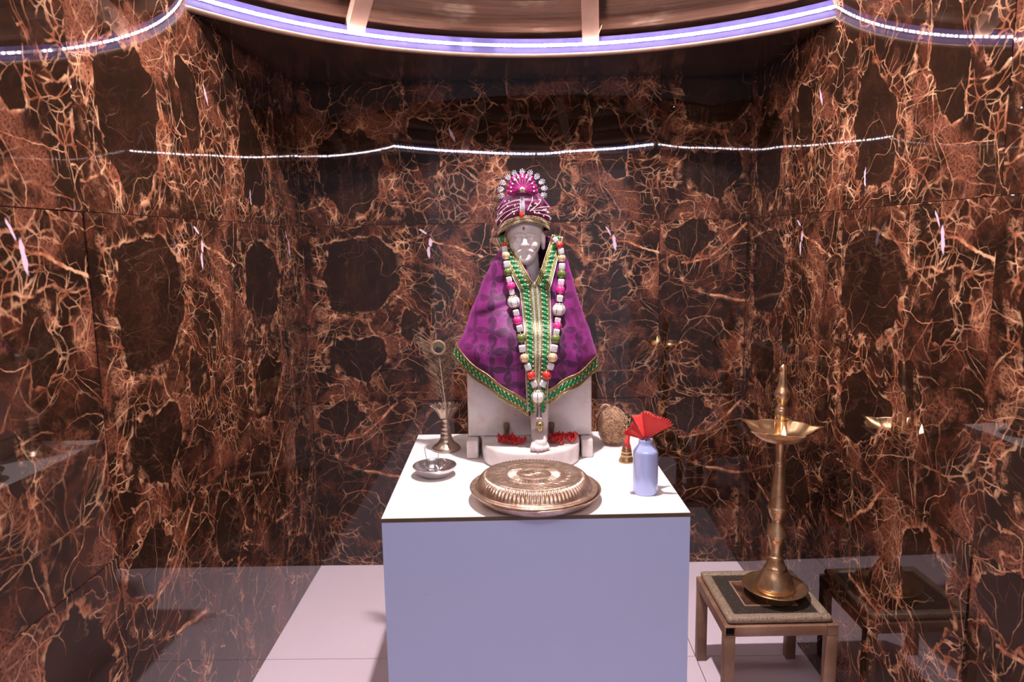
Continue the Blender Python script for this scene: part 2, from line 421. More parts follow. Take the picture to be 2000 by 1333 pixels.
for i in range(n_beads):
    a = -PI + (i + (-.12 if i % 3 == 0 else .12 if i % 3 == 2 else 0)) * pitch
    x = RC[0] + rl * math.sin(a); y = RC[1] + rl * math.cos(a)
    if not inside_room(x, y) or not inside_room(x * 1.0, y): continue
    ad = math.degrees(a)
    off = (-17.1 < ad < -15.2) or (-13.2 < ad < -9.2)
    m = led_me
    if m is None:
        o = bled.build('led', ledm, strip, local=True); led_me = o.data
        led_off = led_me.copy(); led_off.materials[0] = ledoff
    else:
        o = bpy.data.objects.new('led', led_me); COL.objects.link(o); o.parent = strip
    if off: o.data = led_off
    o.location = (x - RC[0], y - RC[1], 0); o.rotation_euler = (0, 0, -a)
    cnt += 1
bulbm = NT('bulb_glow'); bulbm.bs(color=(1, 1, 1), emit=BULB_COL, emits=BULB_STRENGTH); bulbm = bulbm.m
bulb = thing('pendant_bulb', BULB_POS, 'bright white bulb hanging inside the wooden ceiling dome', 'lamp')
b = MB(); b.ell(BULB_POS, (BULB_R, BULB_R, BULB_R * 1.05), 20, 12); b.build('bulb_glass', bulbm, bulb)
b = MB(); b.lathe([(0, .022), (.016, .022), (.018, .046), (.012, .062), (0, .064)], BULB_POS, 20); b.build('lamp_holder', plain('holder_plastic', (.7, .68, .66), .4), bulb)
b = MB(); b.lathe([(.014, .044), (.050, .030), (.068, .004), (.0755, -.054), (.0767, -.054), (.0695, .005), (.051, .0315), (.014, .0455)], BULB_POS, 48)
b.build('shade', plain('shade_white', (.75, .72, .70), .5), bulb)
b = MB(); b.tube([(BULB_POS[0], BULB_POS[1], BULB_POS[2] + .06), (BULB_POS[0], BULB_POS[1], ZS + .042 + DZ * (1 - math.hypot(BULB_POS[0] - RC[0], BULB_POS[1] - RC[1]) / r0) + .004)], .003, 8)
b.build('cord', plain('cord_black', (.02, .02, .02), .5), bulb)
# dry straw stuck beside the right batten
b = MB()
for (dx, dz, bend) in ((.012, .05, .004), (.02, .035, -.004), (.006, .03, .003)):
    p0 = Vector((.955, -.305, ZS + .05)); b.tube([p0, p0 + Vector((dx * .5 + bend, .0, dz * .5)), p0 + Vector((dx, .004, dz))], [.0012, .001, .0005], 5)
tag(b.build('straw', plain('dry_straw', (.55, .42, .25), .7), None, (.955, -.305, ZS + .05)), 'wisp of dry straw stuck beside a ceiling batten', 'straw')
#--PART2--
# ------------------------------------------------------------------ altar table
TX, TY, TWD, TDP, TRZ, TZ = .4546, -1.0739, .5958, .587, .0234, .6158
topm = NT('white_laminate_top'); o_ = topm.obj()
topm.bs(color=topm.mix(topm.ss(topm.noise(o_, 120, 2), .73, .78), (.86, .80, .79), (.5, .42, .4)), rough=.3); topm = topm.m
frontm = NT('blue_lit_laminate_panel'); o_ = frontm.obj()
frontm.bs(color=frontm.mix(frontm.ss(frontm.noise(o_, 55, 2), .76, .79), (.57, .66, .97), (.40, .36, .45)), rough=.13, ior=1.5); frontm = frontm.m  # blue cast of the lighting is put into the panel's base colour
edgem = plain('brown_edge_band', (.115, .075, .035), .5)
tab = thing('altar_table', (TX, TY, 0), 'white laminate box table under the statue with a brown top edge', 'table', rz=TRZ)
b = MB(); b.box((0, .0012, TZ - .008), (TWD, TDP, TZ)); tp = b.build('table_top', topm, tab, local=True)
b = MB(); b.box((0, 0, TZ - .0078), (TWD, .0012, TZ - .0004)); tag(b.build('edge_band', edgem, tp, local=True), 'thin brown edge band')
b = MB(); b.box((.0004, 0, .002), (TWD - .0004, .014, TZ - .0082)); tag(b.build('front_panel', frontm, tab, local=True), 'glossy white front panel with blue light in its colour')
for x0 in (0, TWD - .014):
    b = MB(); b.box((x0, .0142, .002), (x0 + .014, TDP, TZ - .0082)); b.build('side_panel', topm, tab, local=True)
b = MB(); b.box((.0142, TDP - .014, .002), (TWD - .0142, TDP - .001, TZ - .0082)); b.build('back_panel', topm, tab, local=True)

# ------------------------------------------------------------------ statue
ST = (.745, -.66, TZ)
mar = NT('white_marble'); o_ = mar.obj()
mar.bs(color=mar.mix(mar.ss(mar.noise(o_, 14, 5, .65), .45, .7), (.80, .73, .73), (.68, .57, .52)), rough=.22, sss=.08, ssss=.01); mar = mar.m
stat = thing('seated_statue', ST, 'white marble seated figure in purple velvet robe and turban on the table', 'statue')
ZB = TZ + .0464
# base: side blocks and bowed plinth
for (x0, x1) in ((.591, .6195), (.871, .8985)):
    b = MB(); b.bbox((x0, -.708, TZ), (x1, -.56, ZB - .001), .004); b.build('base_block', mar, stat)
b = MB(); n = 40; prof = []
for i in range(n + 1):
    t = -1 + 2 * i / n; x = .7475 + .119 * t; y = -.700 - .118 * (1 - abs(t) ** 2.3) ** .5 * .98
    prof.append((x, y))
prof = [(.6285, -.56)] + prof + [(.8665, -.56)]
vs = []; k = len(prof)
cxp, cyp = .7475, -.66
for (s, z) in ((.955, TZ), (.97, TZ + .004), (1.0, TZ + .02), (1.0, ZB - .006), (.985, ZB - .0015), (.95, ZB)):
    for (x, y) in prof: vs.append((cxp + (x - cxp) * (s * .3 + .7), cyp + (y - cyp) * s, z))
fs = [[j * k + i, j * k + (i + 1) % k, (j + 1) * k + (i + 1) % k, (j + 1) * k + i] for j in range(5) for i in range(k)]
fs += [list(range(k))[::-1], [5 * k + i for i in range(k)]]
b.add(vs, fs); b.build('plinth', mar, stat)
b = MB(); b.bbox((.5935, -.675, ZB + .0002), (.8985, -.52, .868), .005); b.build('throne_block', mar, stat)

# figure: one continuous remeshed body
b = MB()
E_ = b.ell
hx = .740
E_((.7385, -.648, 1.170), (.047, .052, .056), 24, 16)
E_((hx, -.668, 1.143), (.0385, .0305, .050), 24, 16)
E_((hx, -.672, 1.110), (.029, .032, .030), 20, 14)
E_((hx, -.683, 1.101), (.020, .023, .020), 18, 12)
E_((hx, -.707, 1.1305), (.0085, .010, .0065), 14, 10); E_((hx - .006, -.702, 1.129), (.005, .007, .0045)); E_((hx + .006, -.702, 1.129), (.005, .007, .0045))
b.capsule((hx, -.698, 1.151), (hx, -.707, 1.134), .0052, .0062)
for s in (-1, 1):
    b.capsule((hx + s * .006, -.7035, 1.1550), (hx + s * .024, -.696, 1.1535), .0046, .0034)
    E_((hx + s * .0165, -.6940, 1.1455), (.0068, .0050, .0034))
    E_((hx + s * .0205, -.691, 1.130), (.0105, .0095, .012))
    b.capsule((hx + s * .003, -.7025, 1.1195), (hx + s * .018, -.697, 1.1145), .0050, .0032)
    E_((.7385 + s * .0455, -.652, 1.141), (.0065, .013, .020), 14, 10); E_((.7385 + s * .046, -.655, 1.126), (.005, .007, .008))
E_((hx, -.7015, 1.1125), (.010, .0050, .0030)); E_((hx, -.7005, 1.1065), (.009, .0052, .0034)); E_((hx, -.699, 1.096), (.011, .009, .009))
b.capsule((.742, -.650, 1.11), (.745, -.640, 1.03), .030, .034)
E_((.745, -.632, 1.005), (.082, .052, .075), 20, 14); E_((.745, -.622, .935), (.088, .055, .09), 20, 14); E_((.745, -.612, .893), (.108, .058, .026), 20, 12)
for s in (-1, 1):
    E_((.745 + s * .078, -.630, 1.045), (.028, .028, .028))
    b.capsule((.745 + s * .080, -.630, 1.045), (.745 + s * .105, -.635, .965), .024, .021)
    b.capsule((.745 + s * .105, -.635, .965), (.745 + s * .085, -.700, .925), .020, .015)
    E_((.745 + s * .083, -.715, .922), (.014, .018, .010))
b.capsule((.79, -.622, .895), (.770, -.722, .886), .036, .030); b.capsule((.770, -.722, .886), (.768, -.738, .70), .0295, .0205)
b.capsule((.70, -.622, .897), (.655, -.690, .912), .036, .028); b.capsule((.655, -.690, .912), (.770, -.722, .915), .026, .018)
b.capsule((.768, -.740, .69), (.768, -.790, .676), .021, .0165); E_((.768, -.735, .676), (.018, .019, .0145))
for i, (dx, ln, r) in enumerate(((-.016, -.806, .0078), (-.006, -.809, .0062), (.0025, -.807, .0058), (.0105, -.803, .0053), (.018, -.797, .005))):
    b.capsule((.768 + dx * .8, -.785, .674), (.768 + dx, ln, ZB + r + .001), r * 1.1, r)
fig = b.build('figure', mar, stat)
rm = fig.modifiers.new('r', 'REMESH'); rm.mode = 'VOXEL'; rm.voxel_size = .0016; rm.use_smooth_shade = True
sm_ = fig.modifiers.new('s', 'SMOOTH'); sm_.factor = .5; sm_.iterations = 2
bpy.context.view_layer.update()
me = bpy.data.meshes.new_from_object(fig.evaluated_get(bpy.context.evaluated_depsgraph_get()))
fig.modifiers.clear(); fig.data = me
if not me.materials: me.materials.append(mar)
for p in me.polygons: p.use_smooth = True
redp = plain('red_paint', (.62, .03, .04), .5)
b = MB(); b.ell((.7375, -.7002, 1.1690), (.0028, .0016, .0042)); tag(b.build('forehead_mark', redp, stat), 'small red mark on the forehead')

# robe ---------------------------------------------------------------
XC, YC = .745, -.63
WL = [(.737, .181), (.86, .181), (.886, .178), (.917, .157), (.96, .143), (1.034, .112), (1.088, .086), (1.10, .078), (1.13, .056), (1.15, .047)]
WR = [(.737, .165), (.824, .165), (.866, .166), (.886, .160), (.917, .152), (.96, .135), (1.034, .113), (1.088, .099), (1.10, .094), (1.13, .074), (1.15, .066)]
DD = [(.70, .140), (.85, .148), (.88, .148), (.92, .130), (.96, .106), (1.05, .078), (1.10, .055), (1.15, .030)]
def robe_d(dx, z):
    w = lerp_tab(WL if dx < 0 else WR, z); u = min(1, abs(dx) / w)
    d = lerp_tab(DD, z) * (1 - u ** 2.5) ** (1 / 2.1)
    d += .020 * math.exp(-((dx + .085) / .045) ** 2 - ((z - .915) / .05) ** 2) * (1 - u ** 4)
    d += .014 * math.exp(-((dx - .095) / .04) ** 2 - ((z - .90) / .05) ** 2) * (1 - u ** 4)
    # folds
    d += .0075 * math.sin(44 * (dx * .75 + (z - .9) * .95) + 1.2) * math.exp(-((dx + .08) / .06) ** 2) * (1 - u ** 6)
    d += .012 * math.exp(-((dx - .085 - (.98 - z) * .55) / .009) ** 2) * max(0, min(1, (z - .86) * 12)) * (1 - u ** 6)
    d += .006 * math.sin(60 * (dx - z * .6)) * math.exp(-((dx - .11) / .04) ** 2) * (1 - u ** 6)
    d -= .012 * math.exp(-((z - .975 - (dx + .09) * .35) / .008) ** 2 - ((dx + .07) / .05) ** 2)
    d += .0035 * mnoise.noise(Vector((dx * 30, z * 22, 3)))
    return d
def robe_y(x, z): return YC - robe_d(x - XC, z)
def ztop(c):
    z = 1.10
    for _ in range(24):
        w = lerp_tab(WL if c < 0 else WR, z); z = z * .5 + .5 * min(1.150, 1.036 + 2.35 * abs(w * c - .0155))
    return z
def zhem(c): return .737 + (.124 * abs(c) if c < 0 else .090 * abs(c) ** .8)
def robe_pt(c, z, out=0.0):
    """c in [-1,1]: fraction of half width across the front"""
    w = lerp_tab(WL if c < 0 else WR, z); dx = w * c
    return Vector((XC + dx * (1 + out / max(w, .03) * abs(c)), YC - robe_d(dx, z) - out * (1 - .6 * abs(c) ** 6), z))
velvet = NT('purple_velvet'); u0, v0, _ = velvet.sep(velvet.obj())
ux = velvet.M('ADD', velvet.M('MULTIPLY', u0, 25.0), velvet.M('MULTIPLY', velvet.noise(velvet.obj(), 9, 2), 1.1)); vx = velvet.M('MULTIPLY', v0, 0)
sp = velvet.sep(velvet.obj())
vx = velvet.M('ADD', velvet.M('MULTIPLY', sp[2], 25.0), velvet.M('MULTIPLY', velvet.noise(velvet.V('ADD', velvet.obj(), (3, 1, 2)), 9, 2), 1.1))
fx = velvet.M('FRACT', ux); fy = velvet.M('FRACT', vx)
cnt_ = 0.0
for (a, c_) in ((0, 0), (1, 0), (0, 1), (1, 1)):
    d = velvet.V('LENGTH', velvet.comb(velvet.M('SUBTRACT', fx, a), velvet.M('SUBTRACT', fy, c_)))
    cnt_ = velvet.M('ADD', cnt_, velvet.ss(d, .73, .69))
pet = velvet.ss(cnt_, 1.4, 1.7)
dot = velvet.ss(velvet.V('LENGTH', velvet.comb(velvet.M('SUBTRACT', velvet.M('ABSOLUTE', velvet.M('SUBTRACT', fx, .5)), .5), velvet.M('SUBTRACT', fy, .5))), .13, .10)
pat = velvet.M('MAXIMUM', pet, dot)
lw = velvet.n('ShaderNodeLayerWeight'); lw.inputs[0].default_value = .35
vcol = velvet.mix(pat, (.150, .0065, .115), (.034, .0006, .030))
velvet.bs(color=velvet.mix(velvet.M('MULTIPLY', velvet.ss(velvet.noise(velvet.obj(), 28, 4, .65), .48, .72), .55), velvet.mix(velvet.M('MULTIPLY', lw.outputs['Facing'], .5), vcol, (.40, .03, .25)), (.34, .045, .27)), rough=.62, sheen=.22, sheenr=.35, sheent=(1.0, .25, .85))  # mottled noise paints fuzzy highlights into the velvet colour
velvet.bump(pat, .35, .0012); velvet = velvet.m
def robe_fn(i, j):
    ph = i * 2 * PI
    c = -math.cos(ph)
    if ph <= PI:
        zt = ztop(c); zh = zhem(c); t = j ** 1.05
        return robe_pt(c, zt + (zh - zt) * t)
    s = math.sin(ph - PI); zt = 1.150; zh0 = zhem(c); zh = zh0 + (.868 - zh0) * min(1, s * 1.5)
    zt = ztop(c) * (1 - min(1, s * 2)) + 1.15 * min(1, s * 2)
    z = zt + (zh - zt) * j
    w = lerp_tab(WL if c < 0 else WR, z)
    back = .035 + .06 * min(1, max(0, (1.13 - z) / .15))
    return Vector((XC + w * c, YC + back * s, z))
b = MB(); b.grid(robe_fn, 168, 64, closed=True)
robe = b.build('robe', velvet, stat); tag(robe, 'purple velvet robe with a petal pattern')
solidify(robe, .0016)
# embroidered trims
gold = NT('gold_zari'); o_ = gold.obj()
gold.bs(color=gold.mix(gold.ss(gold.noise(o_, 420, 2), .35, .6), (.20, .13, .04), (.66, .52, .25)), rough=.38, metal=.75); gold.bump(gold.noise(o_, 500, 2), .5, .0008); gold = gold.m
green = plain('green_satin', (.010, .30, .095), .35, var=.35, scale=160)
dgreen = plain('dark_green_gold_weave', (.075, .13, .035), .5, var=.5, scale=260)
cream = plain('cream_bead', (.80, .62, .48), .35, var=.2, scale=120)
silv = plain('silver_weave', (.62, .62, .55), .4, .4, var=.25, scale=300)
def trim(name, pf, L, lw_, layout, base, lift=.0022, label=None, nu=90):
    """pf(s, v, out)->point; s along 0..1, v across 0..1; layout rows: (kind, v, size)"""
    b = MB()
    b.grid(lambda i, j: pf(i, j, lift), nu, 8, 0)
    for kind, v, r in layout:
        if kind == 'cord': b.tube([pf(i / nu, v, lift + r * .6) for i in range(nu + 1)], r, 6, 1)
        elif kind == 'silver': b.tube([pf(i / nu, v, lift + r * .6) for i in range(nu + 1)], r, 6, 4)
        elif kind == 'leaf':
            n = max(2, int(L / (r * 1.75)))
            for i in range(n):
                s = (i + .5) / n; p = pf(s, v, lift + .0008); d = (pf(min(1, s + .02), v, lift) - pf(max(0, s - .02), v, lift)).normalized()
                up = (pf(s, min(1, v + .1), lift) - pf(s, v - .1, lift)).normalized(); nr = d.cross(up)
                M = Matrix((d, up, nr)).transposed(); a = .75 * (1 if i % 1 == 0 else -1)
                b.ell(p, (r * 1.0, r * .72, .0020), 8, 5, 2, M @ Matrix.Rotation(a, 3, 'Z'))
                for sg in (-1, 1):
                    b.ell(p + d * r * .9 * sg * .55 + up * r * .95 * sg, (r * .40, r * .40, .0014), 6, 4, 3, M)
    o = b.build(name, [base, gold, green, cream, silv], robe)
    if label: tag(o, label)
    return o
def hem_fn(sg):
    def f(s, v, out):
        c = sg * (1.0 - s * .985)
        w = lerp_tab(WL if c < 0 else WR, .86)
        z0 = zhem(c); fl = max(0, abs(c) - .86) / .14
        slope = .685 if c < 0 else .53
        z = z0 + (1 - v) * .034
        p = robe_pt(max(-1, min(1, c)), z, out + .006 * fl * v)
        p.z += .004 * math.sin(s * 16) * .5
        return p
    return f
LAY = [('cord', .02, .0015), ('cord', .13, .0011), ('cord', .22, .0011), ('leaf', .50, .0066), ('cord', .77, .0011), ('cord', .87, .0011), ('cord', .98, .0016)]
trim('hem_trim', hem_fn(-1), .22, .034, LAY, dgreen, label='green and gold embroidered hem, left side')
trim('hem_trim', hem_fn(1), .20, .034, LAY, dgreen, label='green and gold embroidered hem, right side')
def plack(s, v, out):
    z = 1.041 + (.741 - 1.041) * s
    xc = .7605 + .006 * s + .0035 * math.sin(s * 5)
    hw = .0365 - .0145 * s
    x = xc + (v * 2 - 1) * hw
    if s > .97: z += abs(v - .5) * .03 * (s - .97) / .03
    return Vector((x, robe_y(x, z) - out, z))
PL = [('silver', .015, .0014), ('cord', .07, .0010), ('leaf', .21, .0058), ('cord', .35, .0010), ('silver', .40, .0011), ('silver', .44, .0011), ('cord', .485, .0010), ('cord', .515, .0010), ('silver', .56, .0011), ('silver', .60, .0011),
      ('cord', .65, .0010), ('leaf', .79, .0058), ('cord', .93, .0010), ('silver', .985, .0014)]
trim('front_placket', plack, .295, .07, PL, dgreen, .0032, 'green and gold band down the front of the robe', 110)
def collar_fn(sg):
    def f(s, v, out):
        # inner edge v=0 follows the V neck; v=1 outside
        z = 1.036 + .112 * s
        xin = .7605 - .0155 * s + sg * (.001 + .0475 * s ** .9) + (.012 * s if sg > 0 else 0)
        x = xin + sg * (.0335 - .008 * s) * v; zz = z + .006 * (1 - v) - .012 * v * (1 - s)
        lim = lerp_tab(WL if x < XC else WR, zz) * .97; dx = max(-lim, min(lim, x - XC))
        y = YC - robe_d(dx, zz)
        y = min(y, -.655 - .012 * (1 - s)) - out - .004
        return Vector((x, y, zz))
    return f
CLY = [('cord', .04, .0015), ('cord', .16, .0011), ('cord', .26, .0011), ('leaf', .52, .0062), ('cord', .76, .0011), ('cord', .86, .0010), ('silver', .97, .0014)]
trim('collar_trim', collar_fn(-1), .125, .03, CLY, dgreen, .0036, 'green and gold embroidered collar, left side', 40)
trim('collar_trim', collar_fn(1), .13, .03, CLY, dgreen, .0042, 'green and gold embroidered collar, right side', 40)

# turban -------------------------------------------------------------
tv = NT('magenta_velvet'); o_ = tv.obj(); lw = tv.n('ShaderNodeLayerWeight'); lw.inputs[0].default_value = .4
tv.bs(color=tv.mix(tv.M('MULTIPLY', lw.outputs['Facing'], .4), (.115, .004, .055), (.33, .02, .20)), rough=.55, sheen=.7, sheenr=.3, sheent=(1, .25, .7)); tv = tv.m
pearl = plain('pearl_bead', (.74, .58, .54), .22, var=.1)
gem = NT('clear_rhinestone'); gem.bs(color=(.90, .86, .95), rough=.08, metal=.55); gem = gem.m
TC = (.7370, -.652)
def tur(a, t, out=0.0):
    """a: angle, 0 right, -pi/2 front; t 0..1 up"""
    fr = max(0, -math.sin(a))
    zl = 1.1615 + .024 * fr ** 2.2 + .006 * math.cos(a)
    rp = lerp_tab([(0, .0590), (.25, .0635), (.55, .0615), (.8, .046), (1.0, .010)], t)
    fold = .0022 * math.sin((t * 9 + abs(math.cos(a)) * 4.2) * 2.2)
    r = rp + out + fold * (1 - t)
    return Vector((TC[0] + r * math.cos(a) * 1.0, TC[1] + r * math.sin(a) * 1.03, zl + (1.266 - zl) * t))
b = MB(); b.grid(lambda i, j: tur(i * 2 * PI, j), 96, 36, closed=True)
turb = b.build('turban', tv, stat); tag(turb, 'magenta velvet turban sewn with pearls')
b = MB()
b.grid(lambda i, j: tur(i * 2 * PI, -.03 + .19 * j, .0022), 96, 5, 1, closed=True)
for row, tt in enumerate((-.02, .02, .06, .10, .14)):
    for i in range(104):
        b.ell(tur((i + .5 * (row % 2)) / 104 * 2 * PI, tt, .0034), (.0017,) * 3, 6, 4, 0 if row % 2 else 1)
tag(b.build('brow_band', [pearl, gold], turb), 'pearl and gold beaded band')
rows_ = []
def row_pts(a0, t0, a1, t1, sag, n): return [tur(a0 + (a1 - a0) * s, t0 + (t1 - t0) * s + sag * math.sin(PI * s), .0022) for s in [i / n for i in range(n + 1)]]
F = -PI / 2
for (a0, t0, a1, t1, sag) in ((F - .13, .60, F - 1.35, .42, .05), (F - .14, .50, F - 1.4, .30, .06), (F - .16, .40, F - 1.4, .20, .05), (F - .2, .33, F - 1.2, .14, .02),
                              (F + .16, .30, F + .42, .70, 0), (F + .25, .28, F + .85, .68, 0), (F + .3, .33, F + 1.35, .52, .03), (F + .35, .30, F + 1.4, .38, .03), (F + .4, .24, F + 1.4, .24, .03)):
    b = MB()
    for p in row_pts(a0, t0, a1, t1, sag, 20): b.ell(p, (.0014,) * 3, 6, 4)
    b.build('bead_row', pearl, turb)
b = MB()
for k in range(26):
    sg = -1 if k % 2 else 1; a = F + sg * R_.uniform(.25, 1.35); t = R_.uniform(.2, .72)
    b.ell(tur(a, t, .0016), (.0023,) * 3, 7, 5)
tag(b.build('pearl_studs', pearl, turb), kind='stuff')
b = MB()
for i in range(16):
    for k in (-1, 0, 1): b.ell(tur(F - .03 + k * .062, .20 + .47 * i / 15, .0026), (.0021, .0018, .0023), 6, 4)
tag(b.build('jewel_band', gem, turb), 'white rhinestone strip up the middle')
b = MB(); b.ell(tur(F - .06, .19, .005), (.0052, .0035, .0078), 14, 10); tag(b.build('red_stone', NT('red_stone').bs(color=(.70, .05, .02), rough=.12, coat=.6), turb), 'orange red teardrop stone')
FC = Vector((.7360, -.713, 1.2560))
pl = plain('magenta_satin', (.26, .008, .115), .35, var=.6, scale=70)
NP = 11
for k in range(NP):
    ang = math.radians(-6 + 192 * k / (NP - 1)); d = Vector((math.cos(ang), 0, math.sin(ang))); sd = Vector((-math.sin(ang), 0, math.cos(ang)))
    L = .036 if 2 < k < NP - 3 else .033; wd_ = .0078 if 1 < k < NP - 2 else .0105
    b = MB()
    def pf(i, j, d=d, sd=sd, L=L, wd_=wd_):
        s = i; a = j * 2 * PI; w = .82 * wd_ * (math.sin(min(1, s * 1.08) * PI * .62) ** .9) * (1 - .55 * max(0, s - .82) / .18) + .0006
        return FC + d * (.003 + L * s) + sd * w * math.cos(a) + Vector((0, -.004 * math.sin(a) + .010 * s + .004 * s * s, 0)) * 1.0
    b.grid(pf, 10, 10)
    b.ell(pf(.72, .25) + Vector((0, -.0012, 0)), (.0024, .0018, .0024), 8, 5, 1)
    b.build('fan_pleat', [pl, pearl], turb)
b = MB(); b.ell(FC + Vector((-.0005, -.006, .001)), (.0058, .004, .0058), 14, 8); b.ell(FC + Vector((-.0005, -.0095, .001)), (.0030, .0022, .0030), 10, 6, 1); b.build('fan_rosette', [cream, gold], turb)
lace = plain('white_lace', (.66, .62, .72), .3, .35, var=.4, scale=300)
NS = 11
for k in range(NS):
    ang = math.radians(-14 + 208 * k / (NS - 1)); c = FC + Vector((math.cos(ang) * .0435, .018, math.sin(ang) * .0355 - .001))
    b = MB()
    for q in range(-3, 4):
        a2 = ang + q * .30; L_ = .0155 - .0011 * q * q
        for w_ in range(5):
            t_ = (w_ + .6) / 5 * L_
            b.ell(c + Vector((math.cos(a2) * t_, R_.uniform(-.0012, .0012) + .002 * (w_ % 2), math.sin(a2) * t_)), (.0012,) * 3, 6, 4)
        b.tube([c, c + Vector((math.cos(a2) * L_, 0, math.sin(a2) * L_))], .0006, 5)
    b.build('lace_scallop', lace, turb)

# ------------------------------------------------------------------ garland
gar = thing('garland', (.76, -.70, 1.14), 'long garland of white, gold, pink, green and red beads round the statue neck', 'garland')
GM = dict(w=plain('white_bead', (.83, .80, .84), .3), g=plain('gold_bead', (.72, .52, .30), .28, .35), p=plain('pink_bead', (.80, .02, .28), .25), n=plain('green_bead', (.10, .16, .03), .3), r=plain('red_bead', (.72, .03, .03), .25))
LS = [('r', .6918, 1.1312, .007), ('c', .6920, 1.1215, .0145), ('g', .6951, 1.1063, .0095), ('c', .6965, 1.0863, .0155), ('n', .6995, 1.0687, .0095), ('c', .7017, 1.0512, .0140), ('p', .7062, 1.0360, .0100), ('c', .7078, 1.0225, .0135),
      ('W', .7117, 1.0002, .0143), ('c', .7173, .9760, .0145), ('p', .7206, .9589, .0102), ('c', .7250, .9419, .0150), ('n', .7282, .9215, .0105), ('c', .7302, .8991, .0160), ('g', .7346, .8779, .0100), ('c', .7423, .8567, .0150), ('r', .7490, .8375, .0100), ('c', .7560, .8175, .0145)]
RS_ = [('c', .8125, 1.1415, .0120), ('r', .8222, 1.1290, .0085), ('c', .8256, 1.1145, .0145), ('g', .8264, 1.0983, .0100), ('c', .8270, 1.0783, .0160), ('n', .8254, 1.0608, .0105), ('c', .8237, 1.0422, .0160), ('p', .8209, 1.0249, .0105), ('c', .8192, 1.0065, .0150),
       ('W', .8162, .9814, .0148), ('c', .8132, .9564, .0150), ('p', .8115, .9450, .0098), ('c', .8091, .9320, .0145), ('n', .8064, .9180, .0105), ('c', .8024, .8980, .0165), ('g', .7984, .8780, .0105), ('c', .7944, .8571, .0150), ('r', .7848, .8370, .0102), ('c', .7768, .8175, .0148)]
def gy(x, z):
    lim = lerp_tab(WL if x < XC else WR, z) * .93; dx = max(-lim, min(lim, x - XC))
    return YC - robe_d(dx, z) - .0055
def bead(kind, P, sz, tilt, i):
    b = MB()
    if kind == 'c':
        b.bbox((-sz / 2 * .93, -sz / 2, -sz / 2), (sz / 2 * .93, sz / 2, sz / 2), sz * .16, 0, 2)
        for a in range(4):       # rhinestone faces
            for bb in range(4): b.ell(((a - 1.5) * sz * .2, -sz / 2, (bb - 1.5) * sz * .2), (sz * .085, sz * .05, sz * .085), 5, 3, 1)
        mats = [GM['w'], gem]; nm = 'cube_bead'
    else:
        m = GM['w'] if kind == 'W' else GM[kind]
        b.lathe([(sz * math.sin(t) + .0002, -sz * math.cos(t)) for t in [PI * j / 12 for j in range(13)]], (0, 0, 0), 20, 0, rf=lambda r, z, a, j: (r * (1 + .03 * math.cos(6 * a)), z))
        for a in range(6):
            aa = a * PI / 3 + PI / 6 + i
            b.tube([(sz * 1.015 * math.sin(t) * math.cos(aa), sz * 1.015 * math.sin(t) * math.sin(aa), -sz * math.cos(t)) for t in [PI * j / 8 for j in range(1, 8)]], sz * .075, 4, 1)
        if kind == 'W':
            for zz in (-1, 1):
                for a in range(9): b.ell((sz * .55 * math.cos(a * .698), sz * .55 * math.sin(a * .698), zz * sz * .86), (sz * .15,) * 3, 6, 4, 1)
        mats = [m, gold if kind != 'g' else cream]; nm = 'round_bead'
    o = b.build(nm, mats, gar, local=True); o.location = Vector(P) - gar.location; o.rotation_euler = (0, tilt, 0)
for strand in (LS, RS_):
    pts = []
    for i, (kd, x, z, sz) in enumerate(strand):
        r = sz if kd not in 'c' else sz / 2
        y = gy(x, z) - r; 
        if z > 1.10: y = min(y, -.672 - r)
        pts.append(Vector((x, y, z)))
    for i, (kd, x, z, sz) in enumerate(strand):
        d = pts[min(i + 1, len(pts) - 1)] - pts[max(i - 1, 0)]; bead(kd, pts[i], sz, math.atan2(d.x, d.z) + PI if False else math.atan(d.x / d.z), i)
    b = MB(); b.tube([pts[0] + Vector((0, .04, .012))] + pts, .0011, 6); b.build('thread', gold, gar)
py = gy(.7645, .79) - .015
bead('W', (.7640, py, .7885), .0150, 0, 1)
b = MB(); b.lathe([(0, .0), (.003, -.002), (.004, -.008), (.0065, -.026), (.0078, -.034), (.0065, -.036), (0, -.0355)], (.7665, py, .7725), 20); tag(b.build('bell_cap', plain('silver', (.75, .72, .76), .2, .9), gar), 'silver bell shaped cap')
b = MB(); b.ell((.7675, py - .003, .7330), (.0042,) * 3, 12, 8); tag(b.build('pearl', pearl, gar), 'single pearl')
b = MB()
for k in range(6):
    a = k * PI / 3; M = Matrix.Rotation(a, 3, 'Z') @ Matrix.Rotation(.35, 3, 'Y')
    b.ell((.7680 + .0042 * math.cos(a), py - .002 + .0042 * math.sin(a), .7170), (.0030, .0045, .0105), 10, 8, 0, M)
b.lathe([(0, .004), (.0085, .002), (.0090, -.001), (0, -.003)], (.768, py - .002, .7275), 16)
tag(b.build('tassel', gold, gar), 'gold flower bud tassel')

